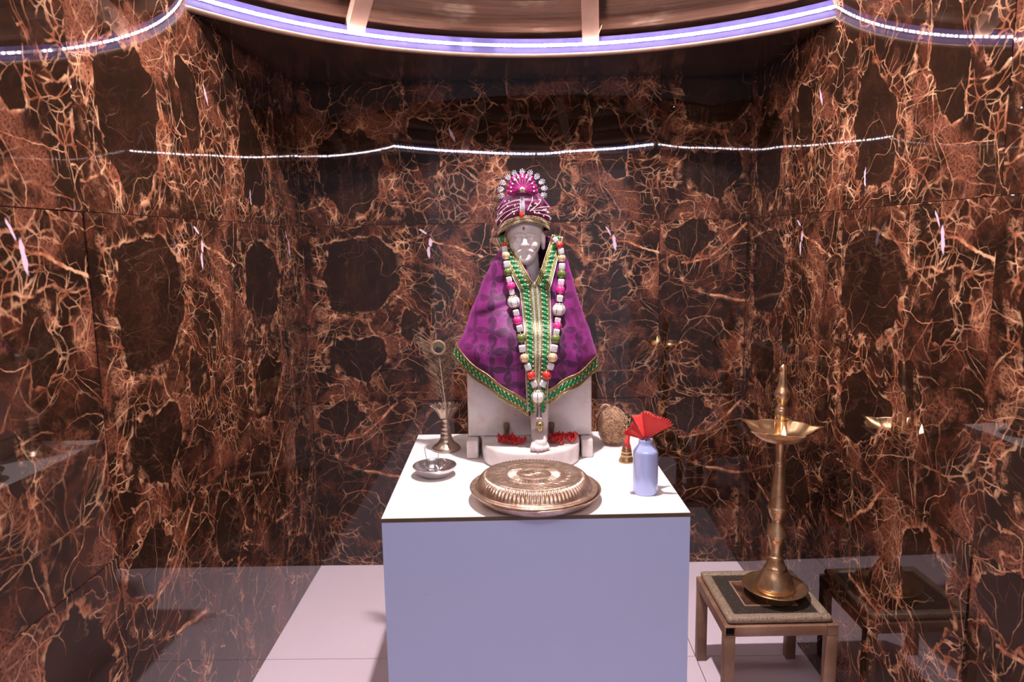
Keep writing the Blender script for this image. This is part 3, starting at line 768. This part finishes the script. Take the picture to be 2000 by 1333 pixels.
# ------------------------------------------------------------------ flowers, pegs at the foot
petm = NT('red_petal'); o_ = petm.obj(); petm.bs(color=petm.mix(petm.noise(o_, 70, 3), (.46, .006, .008), (.72, .02, .018)), rough=.5, sheen=.2); petm = petm.m
petb = NT('bright_red_petal'); o_ = petb.obj(); petb.bs(color=petb.mix(petb.noise(o_, 90, 3), (.80, .025, .022), (.92, .06, .045)), rough=.55, sheen=.2, sss=.05, ssss=.004); petb = petb.m
def petal(parent, P, az, el, L, Wd, curl, mat, ruff=.0, roll=0.0, seed=0, name='petal', local_off=None):
    rr = random.Random(seed); ph = rr.uniform(0, 6)
    Mx = Matrix.Rotation(az, 3, 'Z') @ Matrix.Rotation(-el, 3, 'Y') @ Matrix.Rotation(roll, 3, 'X')
    b = MB()
    def f(i, j):
        s = i; v = j * 2 - 1
        w = Wd * (math.sin(min(1, .10 + s * .86) * PI * .60)) ** 1.1
        edge = 1 + ruff * math.sin(v * 17 + ph) * max(0, s - .6)
        x = L * s * edge * (1 - .12 * v * v * s); y = w * v
        z = curl * s * s * L + .25 * w * v * v - .0 + ruff * .02 * math.sin(v * 9 + ph) * s
        return Vector(P) + Mx @ Vector((x, y, z))
    b.grid(f, 8, 14)
    o = b.build(name, mat, parent); solidify(o, .0006, 0); return o
fls = [('red_flower', (.690, -.735), 'crumpled red flower lying behind the left peg on the plinth', [(0, .35, .020, .010), (1.1, .3, .017, .010), (2.2, .45, .020, .011), (3.1, .25, .024, .010), (4.0, .2, .020, .011), (5.1, .25, .021, .010), (1.7, .9, .015, .010), (4.6, .8, .016, .009)]),
       ('red_flower', (.721, -.745), 'small red petals close to the left of the marble foot', [(.2, .25, .016, .008), (2.4, .3, .017, .009), (3.6, .2, .016, .008), (5.0, .35, .014, .009), (1.2, .5, .013, .008)]),
       ('red_flower', (.812, -.740), 'crumpled dark red flower lying right of the marble foot', [(0, .4, .020, .012), (.9, .6, .022, .012), (2.0, .35, .020, .011), (2.9, .2, .022, .010), (3.9, .3, .020, .012), (4.9, .3, .020, .012), (1.5, 1.0, .020, .011), (5.6, .9, .018, .010)]),
       ('red_flower', (.846, -.735), 'folded red petals at the right end of the plinth', [(.1, .7, .019, .011), (1.3, .9, .019, .010), (2.6, 1.1, .020, .009), (3.7, .3, .018, .010), (5.0, .35, .016, .010)])]
for q, (nm, (x, y), lab, pts) in enumerate(fls):
    fr = thing(nm, (x, y, ZB), lab, 'flower')
    for i, (az, el, L, wd_) in enumerate(pts): petal(fr, (x + .002 * math.cos(az), y + .002 * math.sin(az), ZB + .0030 + .0015 * (i % 3)), az, el, L, wd_, .5 - .3 * (i % 3), petm, .25, .5 * math.sin(i * 2.1), q * 10 + i)
pegm = plain('brown_peg', (.20, .12, .085), .4)
for (x, lab) in ((.6895, 'short brown peg standing among red petals left of the foot'), (.7985, 'short brown peg standing among red petals right of the foot')):
    b = MB(); b.lathe([(0, 0), (.0062, 0), (.0062, .026), (.0074, .027), (.0076, .039), (.0066, .0405), (0, .0408)], (x, -.700, ZB), 24)
    tag(b.build('peg', pegm, None, (x, -.700, ZB)), lab, 'peg')
# ------------------------------------------------------------------ fluted vase and peacock feather
bronze = NT('aged_bronze'); o_ = bronze.obj()
bronze.bs(color=bronze.mix(bronze.noise(o_, 60, 4), (.40, .30, .23), (.62, .49, .40)), rough=.3, metal=.85); bronze = bronze.m
steel = plain('steel', (.66, .62, .62), .14, .9, var=.08)
V = (.5326, -.6252, TZ)
vase = thing('fluted_vase', V, 'ringed bronze vase with a fluted flared mouth holding a peacock feather', 'vase')
b = MB(); b.lathe([(0, 0), (.0355, 0), (.0368, .003), (.0360, .0065), (.0318, .0105), (.026, .0145), (.0205, .020), (.0165, .027), (.0142, .035), (.0150, .0365), (.0136, .038), (.0128, .046), (.0140, .0475), (.0126, .049), (.0124, .056), (.0138, .0575), (.0122, .059),
                   (.0118, .066), (.0130, .0675), (.0114, .069), (.0110, .076), (.0128, .0785), (.0135, .0815), (.006, .083)], V, 48)
b.build('stem', bronze, vase)
b = MB(); NF = 18
def flr(r, z, a, j):
    k = max(0, min(1, (z - .083) / .03)); return r * (1 + .085 * k * math.cos(NF * a)), z + .0022 * k * math.cos(NF * a)
b.lathe([(.004, .0815), (.0137, .0818), (.0165, .0865), (.0215, .0945), (.0280, .1045), (.0340, .1120), (.0362, .1140), (.0350, .1148), (.0325, .1120), (.026, .1030), (.018, .092), (.010, .0865), (0, .086)], V, NF * 8, 0, rf=flr)
tag(b.build('fluted_mouth', bronze, vase), 'pleated flaring mouth')
fe = thing('peacock_feather', (V[0], V[1], V[2] + .087), 'thin brown peacock feather standing in the bronze vase', 'feather')
base = Vector((V[0] + .004, V[1] + .004, V[2] + .0885)); tip = Vector((.5195, -.612, .880))
qp = lambda s: base.lerp(tip, s) + Vector((-.008 * math.sin(PI * s) * .25, 0, 0))
b = MB(); b.tube([qp(i / 12) for i in range(13)], [.0011 - .0006 * i / 12 for i in range(13)], 6)
b2 = base + Vector((-.002, .002, 0)); tip2 = Vector((.505, -.616, .842))
b.tube([b2.lerp(tip2, i / 8) for i in range(9)], [.0008 - .0004 * i / 8 for i in range(9)], 5)
quill = plain('pale_quill', (.70, .58, .48), .4); b.build('quill', quill, fe)
barb = plain('feather_barb', (.19, .115, .07), .6, var=.5, scale=80)
b = MB(); rr = random.Random(4)
for k in range(210):
    s = .18 + .82 * (k // 2) / 105; sg = -1 if k % 2 else 1
    p = qp(min(1, s)); L = (.030 + .045 * s) * rr.uniform(.75, 1.12); a = rr.uniform(.35, .62) + .25 * (s > .8) * rr.random()
    if sg > 0: L *= .72
    dr = Vector((sg * math.sin(a + .25 * s), rr.uniform(-.25, .35), math.cos(a + .25 * s))).normalized(); dp = Vector((sg * rr.uniform(.1, .35), 0, -.12))
    pts = [p + dr * L * t + dp * L * t * t * .6 for t in (0, .33, .66, 1)]
    if pts[-1].y > -.55: continue
    b.tube(pts, [.0006, .0007, .0006, .0003], 3, 0, cap=False)
    if k % 3 == 0:
        for q in range(3, 9):
            pp = p + dr * L * q / 9 + dp * L * (q / 9) ** 2 * .6
            b.tube([pp, pp + Vector((sg * .004, 0, .005))], [.0003, .0001], 3, 0, cap=False)
tag(b.build('barbs', barb, fe), kind='stuff')
eye_c = Vector((.5187, -.617, .8775))
b = MB(); b.grid(lambda i, j: eye_c + Vector(((.0165 + .0035 * math.cos(2 * PI * j)) * math.cos(2 * PI * i), .0012 * math.sin(2 * PI * j), (.0165 + .0035 * math.cos(2 * PI * j)) * math.sin(2 * PI * i))), 36, 8)
tag(b.build('eye_ring', plain('tan_ring', (.30, .20, .12), .5, var=.3), fe), 'tan ring of the feather eye')
b = MB(); b.ell(eye_c, (.0145, .0010, .0145), 24, 8); b.build('eye', plain('olive_eye', (.11, .085, .045), .5), fe)
b = MB(); b.ell(eye_c + Vector((.001, -.0008, -.004)), (.0085, .0010, .0080), 20, 8); b.build('eye_spot', plain('dark_eye', (.03, .028, .03), .4), fe)

# ------------------------------------------------------------------ bowl, incense
BW = (.5275, -.8240, TZ)
bowl = tag(None or (lambda m: m)(bpy.data.objects.new('x', None)), None)
bpy.data.objects.remove(bowl)
b = MB(); b.lathe([(0, .0015), (.024, .0012), (.027, 0), (.030, .0015), (.038, .0075), (.0445, .0150), (.0485, .0225), (.0497, .0238), (.0490, .0248), (.0468, .0235), (.0425, .0160), (.0360, .0090), (.029, .0038), (.024, .0028), (0, .0027)], BW, 64)
tag(b.build('steel_bowl', steel, None, BW), 'shiny steel bowl with incense sticks on the left of the table', 'bowl')
HP = (BW[0] + .004, BW[1] + .004, BW[2] + .0027)
b = MB(); b.lathe([(0, 0), (.012, 0), (.0125, .002), (.0075, .005), (.0065, .016), (.0078, .018), (.005, .0185), (.0045, .014), (0, .013)], HP, 24)
tag(b.build('incense_holder', steel, None, HP), 'small steel stub holder standing inside the steel bowl', 'holder')
stick = plain('incense_stick', (.13, .10, .10), .8)
for (p, q, lab) in (((.515, -.823, TZ + .0040), (.5035, -.812, TZ + .062), 'leaning incense stick at the left of the steel bowl'), ((.5345, -.815, TZ + .021), (.5355, -.814, TZ + .048), 'short upright incense stick in the middle of the steel bowl')):
    b = MB(); b.tube([p, q], .00075, 6); tag(b.build('incense_stick', stick, None, p), lab, 'incense')

# ------------------------------------------------------------------ tray and embossed lid
copper = NT('tarnished_copper_silver'); o_ = copper.obj()
copper.bs(color=copper.mix(copper.ss(copper.noise(o_, 45, 5, .65), .35, .68), (.52, .345, .235), (.82, .62, .50)), rough=.30, metal=.86); copper.bump(copper.noise(o_, 180, 3), .12, .0006); copper = copper.m
TR = (.7560, -.9745, TZ)
b = MB(); b.lathe([(0, .0016), (.090, .0014), (.097, 0), (.102, .001), (.113, .006), (.1235, .0135), (.1295, .0205), (.1312, .0228), (.1302, .0240), (.1275, .0222), (.120, .0135), (.108, .006), (.096, .0028), (0, .0026)], TR, 120)
tag(b.build('round_tray', copper, None, TR), 'shallow round copper toned tray under the embossed lid', 'tray')
LD = (.7500, -.9735, TZ + .0262)
NFL = 84
def lidf(r, z, a, j):
    if .0985 < r < .1175:
        k = math.sin(PI * (r - .0985) / .019) ** .6
        return r, z + .0023 * k * math.cos(NFL * a)
    if .118 < r < .1285: return r, z + .00035 * math.sin(130 * a) * math.sin(r * 2200)
    if .034 < r < .056:
        k = math.sin(PI * (r - .034) / .022); return r, z + .0017 * k * (1 if math.cos(44 * a) > 0 else -.4)
    if .062 < r < .088:
        k = math.sin(PI * (r - .062) / .026); return r, z + .0012 * k * math.cos(26 * a + 60 * math.sin(r * 190)) 
    if r < .027: return r, z + .0013 * math.sin(5 * a + r * 260) * math.sin(PI * min(1, r / .027))
    return r, z
prof = [(.1255, -.0022), (.1305, -.0020), (.1315, 0), (.1305, .0016), (.1285, .0018)] + [(.1285 - .0011 * i, .0016 + .0002 * (i % 2)) for i in range(1, 9)] + [(.1182, .0030)]
for i in range(1, 13):
    t = i / 12; prof.append((.1182 - .0205 * t, .0030 + .0215 * math.sin(t * PI / 2) ** .8))
prof += [(.0965, .0250), (.0955, .0240), (.0945, .0250)]
for i in range(1, 44):
    r = .0945 * (1 - i / 44); z = .0250 + .0008 * (i / 44)
    if abs(r - .031) < .0018 or abs(r - .059) < .0014 or abs(r - .0905) < .0014: z += .0014
    prof.append((r, z))
prof.append((0, .0259))
b = MB(); b.lathe(prof, LD, NFL * 5, 0, rf=lidf)
lid = b.build('embossed_lid', copper, None, LD); tag(lid, 'domed copper toned lid with fluted edge and embossed rosette, lying on the tray', 'lid')
lid.rotation_euler = (0, math.radians(.9), 0)

# ------------------------------------------------------------------ coconut, bell, bottle with flower
CC = Vector((.960, -.596, TZ + .0475))
husk = NT('coconut_husk'); o_ = husk.obj()
husk.bs(color=husk.mix(husk.ss(husk.noise(o_, 55, 4, .7), .35, .7), (.22, .10, .05), (.52, .31, .19)), rough=.85); husk.bump(husk.noise(o_, 150, 3), .8, .004); husk = husk.m
fibm = plain('coconut_fibre', (.66, .43, .28), .8, var=.35, scale=90)
coc = thing('coconut', (CC.x, CC.y, TZ), 'hairy brown coconut behind the bottle at the right of the throne', 'coconut')
b = MB(); b.grid(lambda i, j: CC + Vector((.0345 * math.sin(PI * j) * math.cos(2 * PI * i), .0345 * math.sin(PI * j) * math.sin(2 * PI * i), .0475 * math.cos(PI * j))) * (1 + .035 * mnoise.noise(Vector((math.cos(2 * PI * i) * 3, math.sin(2 * PI * i) * 3, j * 6)))), 40, 24)
b.build('husk', husk, coc)
b = MB(); rr = random.Random(12)
def cpt(a, t, o): return CC + Vector((math.sin(t) * math.cos(a) * (.0345 + o), math.sin(t) * math.sin(a) * (.0345 + o), math.cos(t) * (.0475 + o)))
for k in range(900):
    a = rr.uniform(0, 2 * PI); t = math.acos(rr.uniform(-.97, .97)); da = rr.uniform(-.7, .7); dt = rr.uniform(-.5, .5)
    pts = [cpt(a + da * s, min(3.0, max(.12, t + dt * s)), .0012 + .0028 * math.sin(PI * s) + (.002 * s if k % 7 == 0 else 0)) for s in (0, .25, .5, .75, 1)]
    pts = [Vector((p.x, p.y, max(p.z, TZ + .0006))) for p in pts]
    b.tube(pts, [.0002, .0004, .0004, .00035, .0002], 3, 0, cap=False)
tag(b.build('fibres', fibm, coc), kind='stuff')
b = MB()
for k in range(14):
    w = .010 + rr.uniform(0, .006); z0 = CC.z + .045; x0 = CC.x - .014 + rr.uniform(-.004, .004)
    b.tube([Vector((x0 + w * math.cos(PI * q / 6) * .9 - .004, CC.y + rr.uniform(-.003, .003), z0 - .004 + (.013 + w * .3) * math.sin(PI * q / 6))) for q in range(7)], .00045, 4)
for k in range(12):
    p = cpt(rr.uniform(0, 6.28), rr.uniform(.1, .5), 0); b.tube([p, p + Vector((rr.uniform(-.008, .008), rr.uniform(-.008, .004), rr.uniform(.004, .014)))], [.0004, .0002], 4)
tag(b.build('tuft', fibm, coc), 'loop of loose fibre on top')
brass = NT('brass'); o_ = brass.obj()
brass.bs(color=brass.mix(brass.noise(o_, 35, 4), (.46, .29, .14), (.68, .48, .26)), rough=.27, metal=.92); brass = brass.m
BL = (.9745, -.742, TZ)
bell = thing('hand_bell', BL, 'small brass hand bell standing behind the white bottle', 'bell')
b = MB(); b.lathe([(.014, .0006), (.0188, 0), (.0192, .0015), (.0180, .005), (.0152, .0105), (.0132, .0165), (.0138, .0175), (.0126, .019), (.0122, .025), (.0126, .0262), (.0114, .0275), (.0106, .034), (.0085, .039), (.0040, .0415), (0, .042)], BL, 40); b.build('bell_body', brass, bell)
b = MB(); b.lathe([(0, .041), (.0042, .0412), (.0062, .044), (.0042, .047), (.0058, .050), (.0042, .053), (.0052, .056), (.0036, .060), (.0052, .064), (.0034, .068), (.0046, .073), (.0034, .078), (.0066, .081), (.0036, .084), (.0030, .088), (0, .089)], BL, 24); b.build('handle', brass, bell)
b = MB()
for s in (-1, 1):
    b.tube([Vector((BL[0] + s * (.0005 + .0075 * math.sin(PI * q / 8)), BL[1], BL[2] + .086 + .020 * q / 8)) for q in range(9)], .0018, 8)
b.ell((BL[0], BL[1], BL[2] + .108), (.0035, .003, .004), 12, 8)
for s in (-1, 1): b.ell((BL[0] + s * .0078, BL[1], BL[2] + .103), (.0028, .0022, .0035), 8, 6)
tag(b.build('finial', brass, bell), 'open looped finial')
botm = NT('blue_lit_white_metal'); botm.bs(color=(.52, .60, .98), rough=.18, metal=.15, coat=.5); botm = botm.m  # white metal, with the bluish light on it painted into the colour
BT = (.9826, -.9472, TZ)
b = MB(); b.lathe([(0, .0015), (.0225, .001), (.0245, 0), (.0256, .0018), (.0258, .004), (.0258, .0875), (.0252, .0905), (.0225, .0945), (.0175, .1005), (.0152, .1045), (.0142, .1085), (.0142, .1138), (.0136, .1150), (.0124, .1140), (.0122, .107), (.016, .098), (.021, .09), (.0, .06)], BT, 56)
tag(b.build('bottle', botm, None, BT), 'white metal bottle with blue light in its colour, holding a red flower at the right front of the table', 'bottle')
FB = (BT[0] - .001, BT[1], BT[2] + .108)
fl2 = thing('red_hibiscus', FB, 'bright red flower with broad fringed petals standing in the white bottle', 'flower')
def fan(L, a0, a1, yoff, lean, seed, ruff=.15):
    rr = random.Random(seed); b = MB(); n = 26; ph = rr.uniform(0, 6)
    def f(i, j):
        s = .10 + .90 * i; t = j; a = a0 + (a1 - a0) * t
        l = L * (1 + .05 * math.sin(t * 7 + ph)) * (1 + (ruff * .8 * (abs(math.sin(t * PI * 13 + ph)) - .5) if i > .9 else 0))
        k = min(1, s * 1.0)
        x = math.cos(a) * l * s; z = math.sin(a) * l * s
        return Vector((FB[0] + x, FB[1] + yoff * s + lean * s * s + .0016 * math.sin(t * 9 + ph) * s, FB[2] + .004 + z))
    b.grid(f, 12, 80); o = b.build('petal', petb, fl2); solidify(o, .0007, 0)
fan(.060, math.radians(34), math.radians(100), -.006, -.010, 1)
fan(.052, math.radians(66), math.radians(118), .010, .008, 2)
fan(.047, math.radians(122), math.radians(160), -.004, -.008, 3)
fan(.050, math.radians(44), math.radians(88), .014, .014, 4)
petal(fl2, (FB[0] - .030, FB[1] - .003, FB[2] + .022), PI + .3, -.95, .030, .009, -.35, petb, .3, .3, 77)
b = MB(); b.tube([(FB[0], FB[1], FB[2] - .035), (FB[0], FB[1], FB[2] + .005)], [.0018, .0028], 8); b.build('stalk', plain('green_stalk', (.10, .18, .04), .5), fl2)

# ------------------------------------------------------------------ stool
SR = .02; SX, SY = 1.1975, -.8150; SWD, SDP, SH = .2680, .2520, .2320; TB = .0255
ironm = NT('worn_painted_tube'); o_ = ironm.obj()
ironm.bs(color=ironm.mix(ironm.ss(ironm.noise(o_, 160, 3, .6), .64, .70), ironm.mix(ironm.ss(ironm.noise(o_, 9, 4), .35, .65), (.21, .105, .06), (.36, .20, .125)), (.045, .03, .025)), rough=.45); ironm = ironm.m
stool = thing('stool', (SX, SY, 0), 'low square tube stool with a stone inlay top beside the table', 'stool', rz=SR)
shade_plate = plain('tube_shade', (.004, .003, .003), .9)  # near-black plate inside the rail stands in for shade in the hollow tube
for (x, y) in ((0, 0), (SWD - TB, 0), (0, SDP - TB), (SWD - TB, SDP - TB)):
    b = MB(); b.bbox((x, y, 0), (x + TB, y + TB, SH - TB - .0003), .0018, 0, 2); b.build('leg', ironm, stool, local=True)
for x in (0, SWD - TB):
    b = MB()
    for (a, c) in (((0, 0), (TB, .0022)), ((0, TB - .0022), (TB, TB)), ((0, .0022), (.0022, TB - .0022)), ((TB - .0022, .0022), (TB, TB - .0022))):
        b.box((x + a[0], 0, SH - TB + a[1]), (x + c[0], SDP, SH - TB + c[1]))
    b.box((x + .0022, .012 if x == 0 else .0004, SH - TB + .0022), (x + TB - .0022, .014 if x == 0 else .003, SH - .0022), 1 if x == 0 else 0)
    tag(b.build('side_rail', [ironm, shade_plate], stool, local=True), 'side rail with open tube end, its shade a black plate' if x == 0 else None)
for y in (0.001, SDP - TB):
    b = MB(); b.bbox((TB + .0003, y, SH - TB), (SWD - TB - .0003, y + TB - .001, SH - .0005), .0015, 0, 2); b.build('cross_rail', ironm, stool, local=True)
gran = NT('speckled_granite'); o_ = gran.obj()
gran.bs(color=gran.mix(gran.ss(gran.noise(o_, 330, 3, .7), .54, .62), gran.mix(gran.noise(o_, 90, 3), (.27, .18, .12), (.46, .34, .24)), (.06, .05, .045)), rough=.35); gran.bump(gran.noise(o_, 300, 2), .4, .001); gran = gran.m
inl = NT('carved_dark_border'); o_ = inl.obj()
inl.bs(color=inl.mix(inl.ss(inl.vor(o_, 170, 'DISTANCE_TO_EDGE', '3D'), .02, .10), (.10, .070, .05), (.022, .017, .013)), rough=.5); inl.bump(inl.noise(o_, 200, 3), .7, .0015); inl = inl.m
pan = NT('stained_brown_panel'); o_ = pan.obj()
pan.bs(color=pan.mix(pan.ss(pan.noise(o_, 22, 5, .6), .35, .65), (.045, .022, .015), (.22, .085, .05)), rough=.4); pan = pan.m
a, c = .0095, SWD - .0095; a2, c2 = .0095, SDP - .0005; z0, z1 = SH + .0004, SH + .0175
wf = .024
top = MB(); top.box((a + wf - .004, a2 + wf - .004, z0), (c - wf + .004, c2 - wf + .004, z1 - .0045)); slab = top.build('stone_slab', inl, stool, local=True)
for (p, q) in (((a, a2, z0), (c, a2 + wf, z1)), ((a, c2 - wf, z0), (c, c2, z1)), ((a, a2 + wf - .003, z0), (a + wf, c2 - wf + .003, z1)), ((c - wf, a2 + wf - .003, z0), (c, c2 - wf + .003, z1))):
    b = MB(); b.bbox(p, q, .0072, 0, 4); b.build('granite_edge', gran, slab, local=True)
m_ = .062
b = MB(); b.box((a + m_, a2 + m_, z1 - .0045), (c - m_, c2 - m_, z1 - .0028)); b.build('brown_panel', pan, slab, local=True)
b = MB(); w2 = .003
for (p, q) in (((a + m_ - w2, a2 + m_ - w2), (c - m_ + w2, a2 + m_)), ((a + m_ - w2, c2 - m_), (c - m_ + w2, c2 - m_ + w2)), ((a + m_ - w2, a2 + m_), (a + m_, c2 - m_)), ((c - m_, a2 + m_), (c - m_ + w2, c2 - m_))):
    b.box((p[0], p[1], z1 - .0045), (q[0], q[1], z1 - .0018))
b.build('inlay_line', plain('tan_line', (.40, .27, .18), .5), slab, local=True)
ZL = z1 - .0028
# ------------------------------------------------------------------ oil lamp
LP = (1.3545, -.6960, ZL)
br2 = NT('warm_brass'); o_ = br2.obj()
br2.bs(color=br2.mix(br2.ss(br2.noise(o_, 28, 4, .6), .3, .7), (.47, .27, .14), (.74, .49, .28)), rough=.27, metal=.9); br2 = br2.m
lamp = thing('oil_lamp', LP, 'tall brass oil lamp with a star shaped dish and one flame on the stool', 'lamp')
b = MB(); b.lathe([(0, .002), (.050, .0015), (.0545, 0), (.056, .003), (.0555, .0155), (.0575, .0185), (.0700, .0240), (.0775, .0275), (.0785, .0290), (.0765, .0300), (.066, .0255), (.0545, .0215), (.0520, .0205), (.050, .020), (0, .019)], LP, 72)
tag(b.build('base_dish', br2, lamp), 'wide rimmed dish at the foot')
D = .004
b = MB(); b.lathe([(.030, .0195), (.0475, .0200), (.0485, .0225), (.0475, .0280), (.0470, .0300), (.0477, .0308), (.0462, .0320), (.0440, .040), (.0390, .052), (.0335, .0625), (.0280, .0705), (.0268, .0735), (.0278, .0745), (.0256, .0760), (.0268, .0775), (.0240, .0795),
                   (.0205, .0900), (.0175, .0985), (.0172, .1015), (.0185, .1025), (.0190, .1045), (.0172, .1065), (.0150, .1080), (.0140, .1200), (.0150, .1330), (.0172, .1420), (.0196, .1490), (.0215, .1530), (.0228, .1560), (.0222, .1575), (.0240, .1592), (.0246, .1620),
                   (.0240, .1655), (.0222, .1730), (.0185, .1820), (.0148, .1900), (.0128, .1965), (.0126, .2005), (.0148, .2050), (.0185, .2110), (.0212, .2190), (.0222, .2265), (.0240, .2280), (.0248, .2310), (.0238, .2340), (.0215, .2355)] +
                  [p for i in range(22) for p in ((.0212 - .0100 * i / 22, .2365 + .0046 * i), (.0218 - .0100 * i / 22, .2382 + .0046 * i), (.0212 - .0100 * i / 22, .2398 + .0046 * i))] +
                  [(.0110, .3400), (.0126, .3425), (.0128, .3465), (.0108, .3490), (.0100, .3530), (.0104, .3570), (.0100, .3600), (.0118, .3850), (.0140, .4000), (.0150, .4060), (0, .4070)], LP, 56)
b.build('stem', br2, lamp)
# star dish: five spouts
SZ = .398
def star(r, z, a, j):
    k = max(0, min(1, (r - .030) / .052)); ph = (a - math.radians(-79)) * 5 / (2 * PI); f = abs((ph + .5) % 1 - .5) * 2   # 0 at a spout
    sp = max(0, 1 - f * 2.1) ** 1.35
    return r * (1 + k * k * (.33 * sp - .05)), z + k * k * (.006 * sp - .004 * (1 - f))
b = MB(); b.lathe([(.010, .002), (.0150, .0005), (.030, .0020), (.046, .0075), (.060, .0160), (.071, .0270), (.0790, .0370), (.0815, .0395), (.0795, .0400), (.0765, .0365), (.069, .0275), (.058, .0175), (.045, .0095), (.030, .0045), (.010, .0040)], (LP[0], LP[1], LP[2] + SZ), 150, 0, rf=star)
tag(b.build('oil_dish', br2, lamp), 'shallow dish with five pointed spouts')
b = MB(); b.lathe([(0, .4000), (.0158, .4005), (.0158, .4180)] + [p for i in range(8) for p in ((.0158, .4190 + .0042 * i), (.0154, .4202 + .0042 * i), (.0158, .4214 + .0042 * i))] + [(.0158, .4560), (.0150, .4565), (.0150, .4572), (.0154, .4580), (.0152, .4780), (.0138, .4800), (.0136, .4812), (.0146, .4822), (.0128, .4850), (.0112, .4890), (.0110, .4930), (.0128, .5000),
                   (.0160, .5060), (.0182, .5130), (.0186, .5175), (.0176, .5230), (.0148, .5290), (.0122, .5340), (.0105, .5420), (.0094, .5520), (.0086, .5640), (.0083, .5780), (.0092, .5785), (.0094, .5800), (.0078, .5840), (.0045, .5890), (.0015, .5915), (0, .592)], LP, 48)
tag(b.build('finial', br2, lamp), 'turned finial')
wp = Vector((LP[0] - .016, LP[1] - .062, LP[2] + SZ + .027))
b = MB(); b.tube([wp + Vector((.010, .030, -.012)), wp + Vector((.003, .010, -.003)), wp], [.0016, .0016, .001], 6); b.build('wick', plain('cotton_wick', (.75, .62, .45), .9), lamp)
flm = NT('flame'); flm.bs(color=(1, .8, .5), emit=(1.0, .72, .40), emits=22); flm = flm.m
b = MB(); b.lathe([(.0002, 0), (.0030, .003), (.0046, .008), (.0044, .013), (.0028, .020), (.0012, .026), (.0001, .030)], wp, 16); tag(b.build('flame', flm, lamp), 'small bright flame')
b = MB(); rr = random.Random(3)
for k in range(16):
    a = rr.uniform(-2.4, -.7); r = rr.uniform(.051, .060)
    b.ell((LP[0] + r * math.cos(a), LP[1] + r * math.sin(a), LP[2] + .0225 + (r - .0545) * .45), (rr.uniform(.0008, .002), .001, .0008), 6, 4)
tag(b.build('soot_flecks', plain('soot', (.02, .015, .012), .9), lamp), kind='stuff')
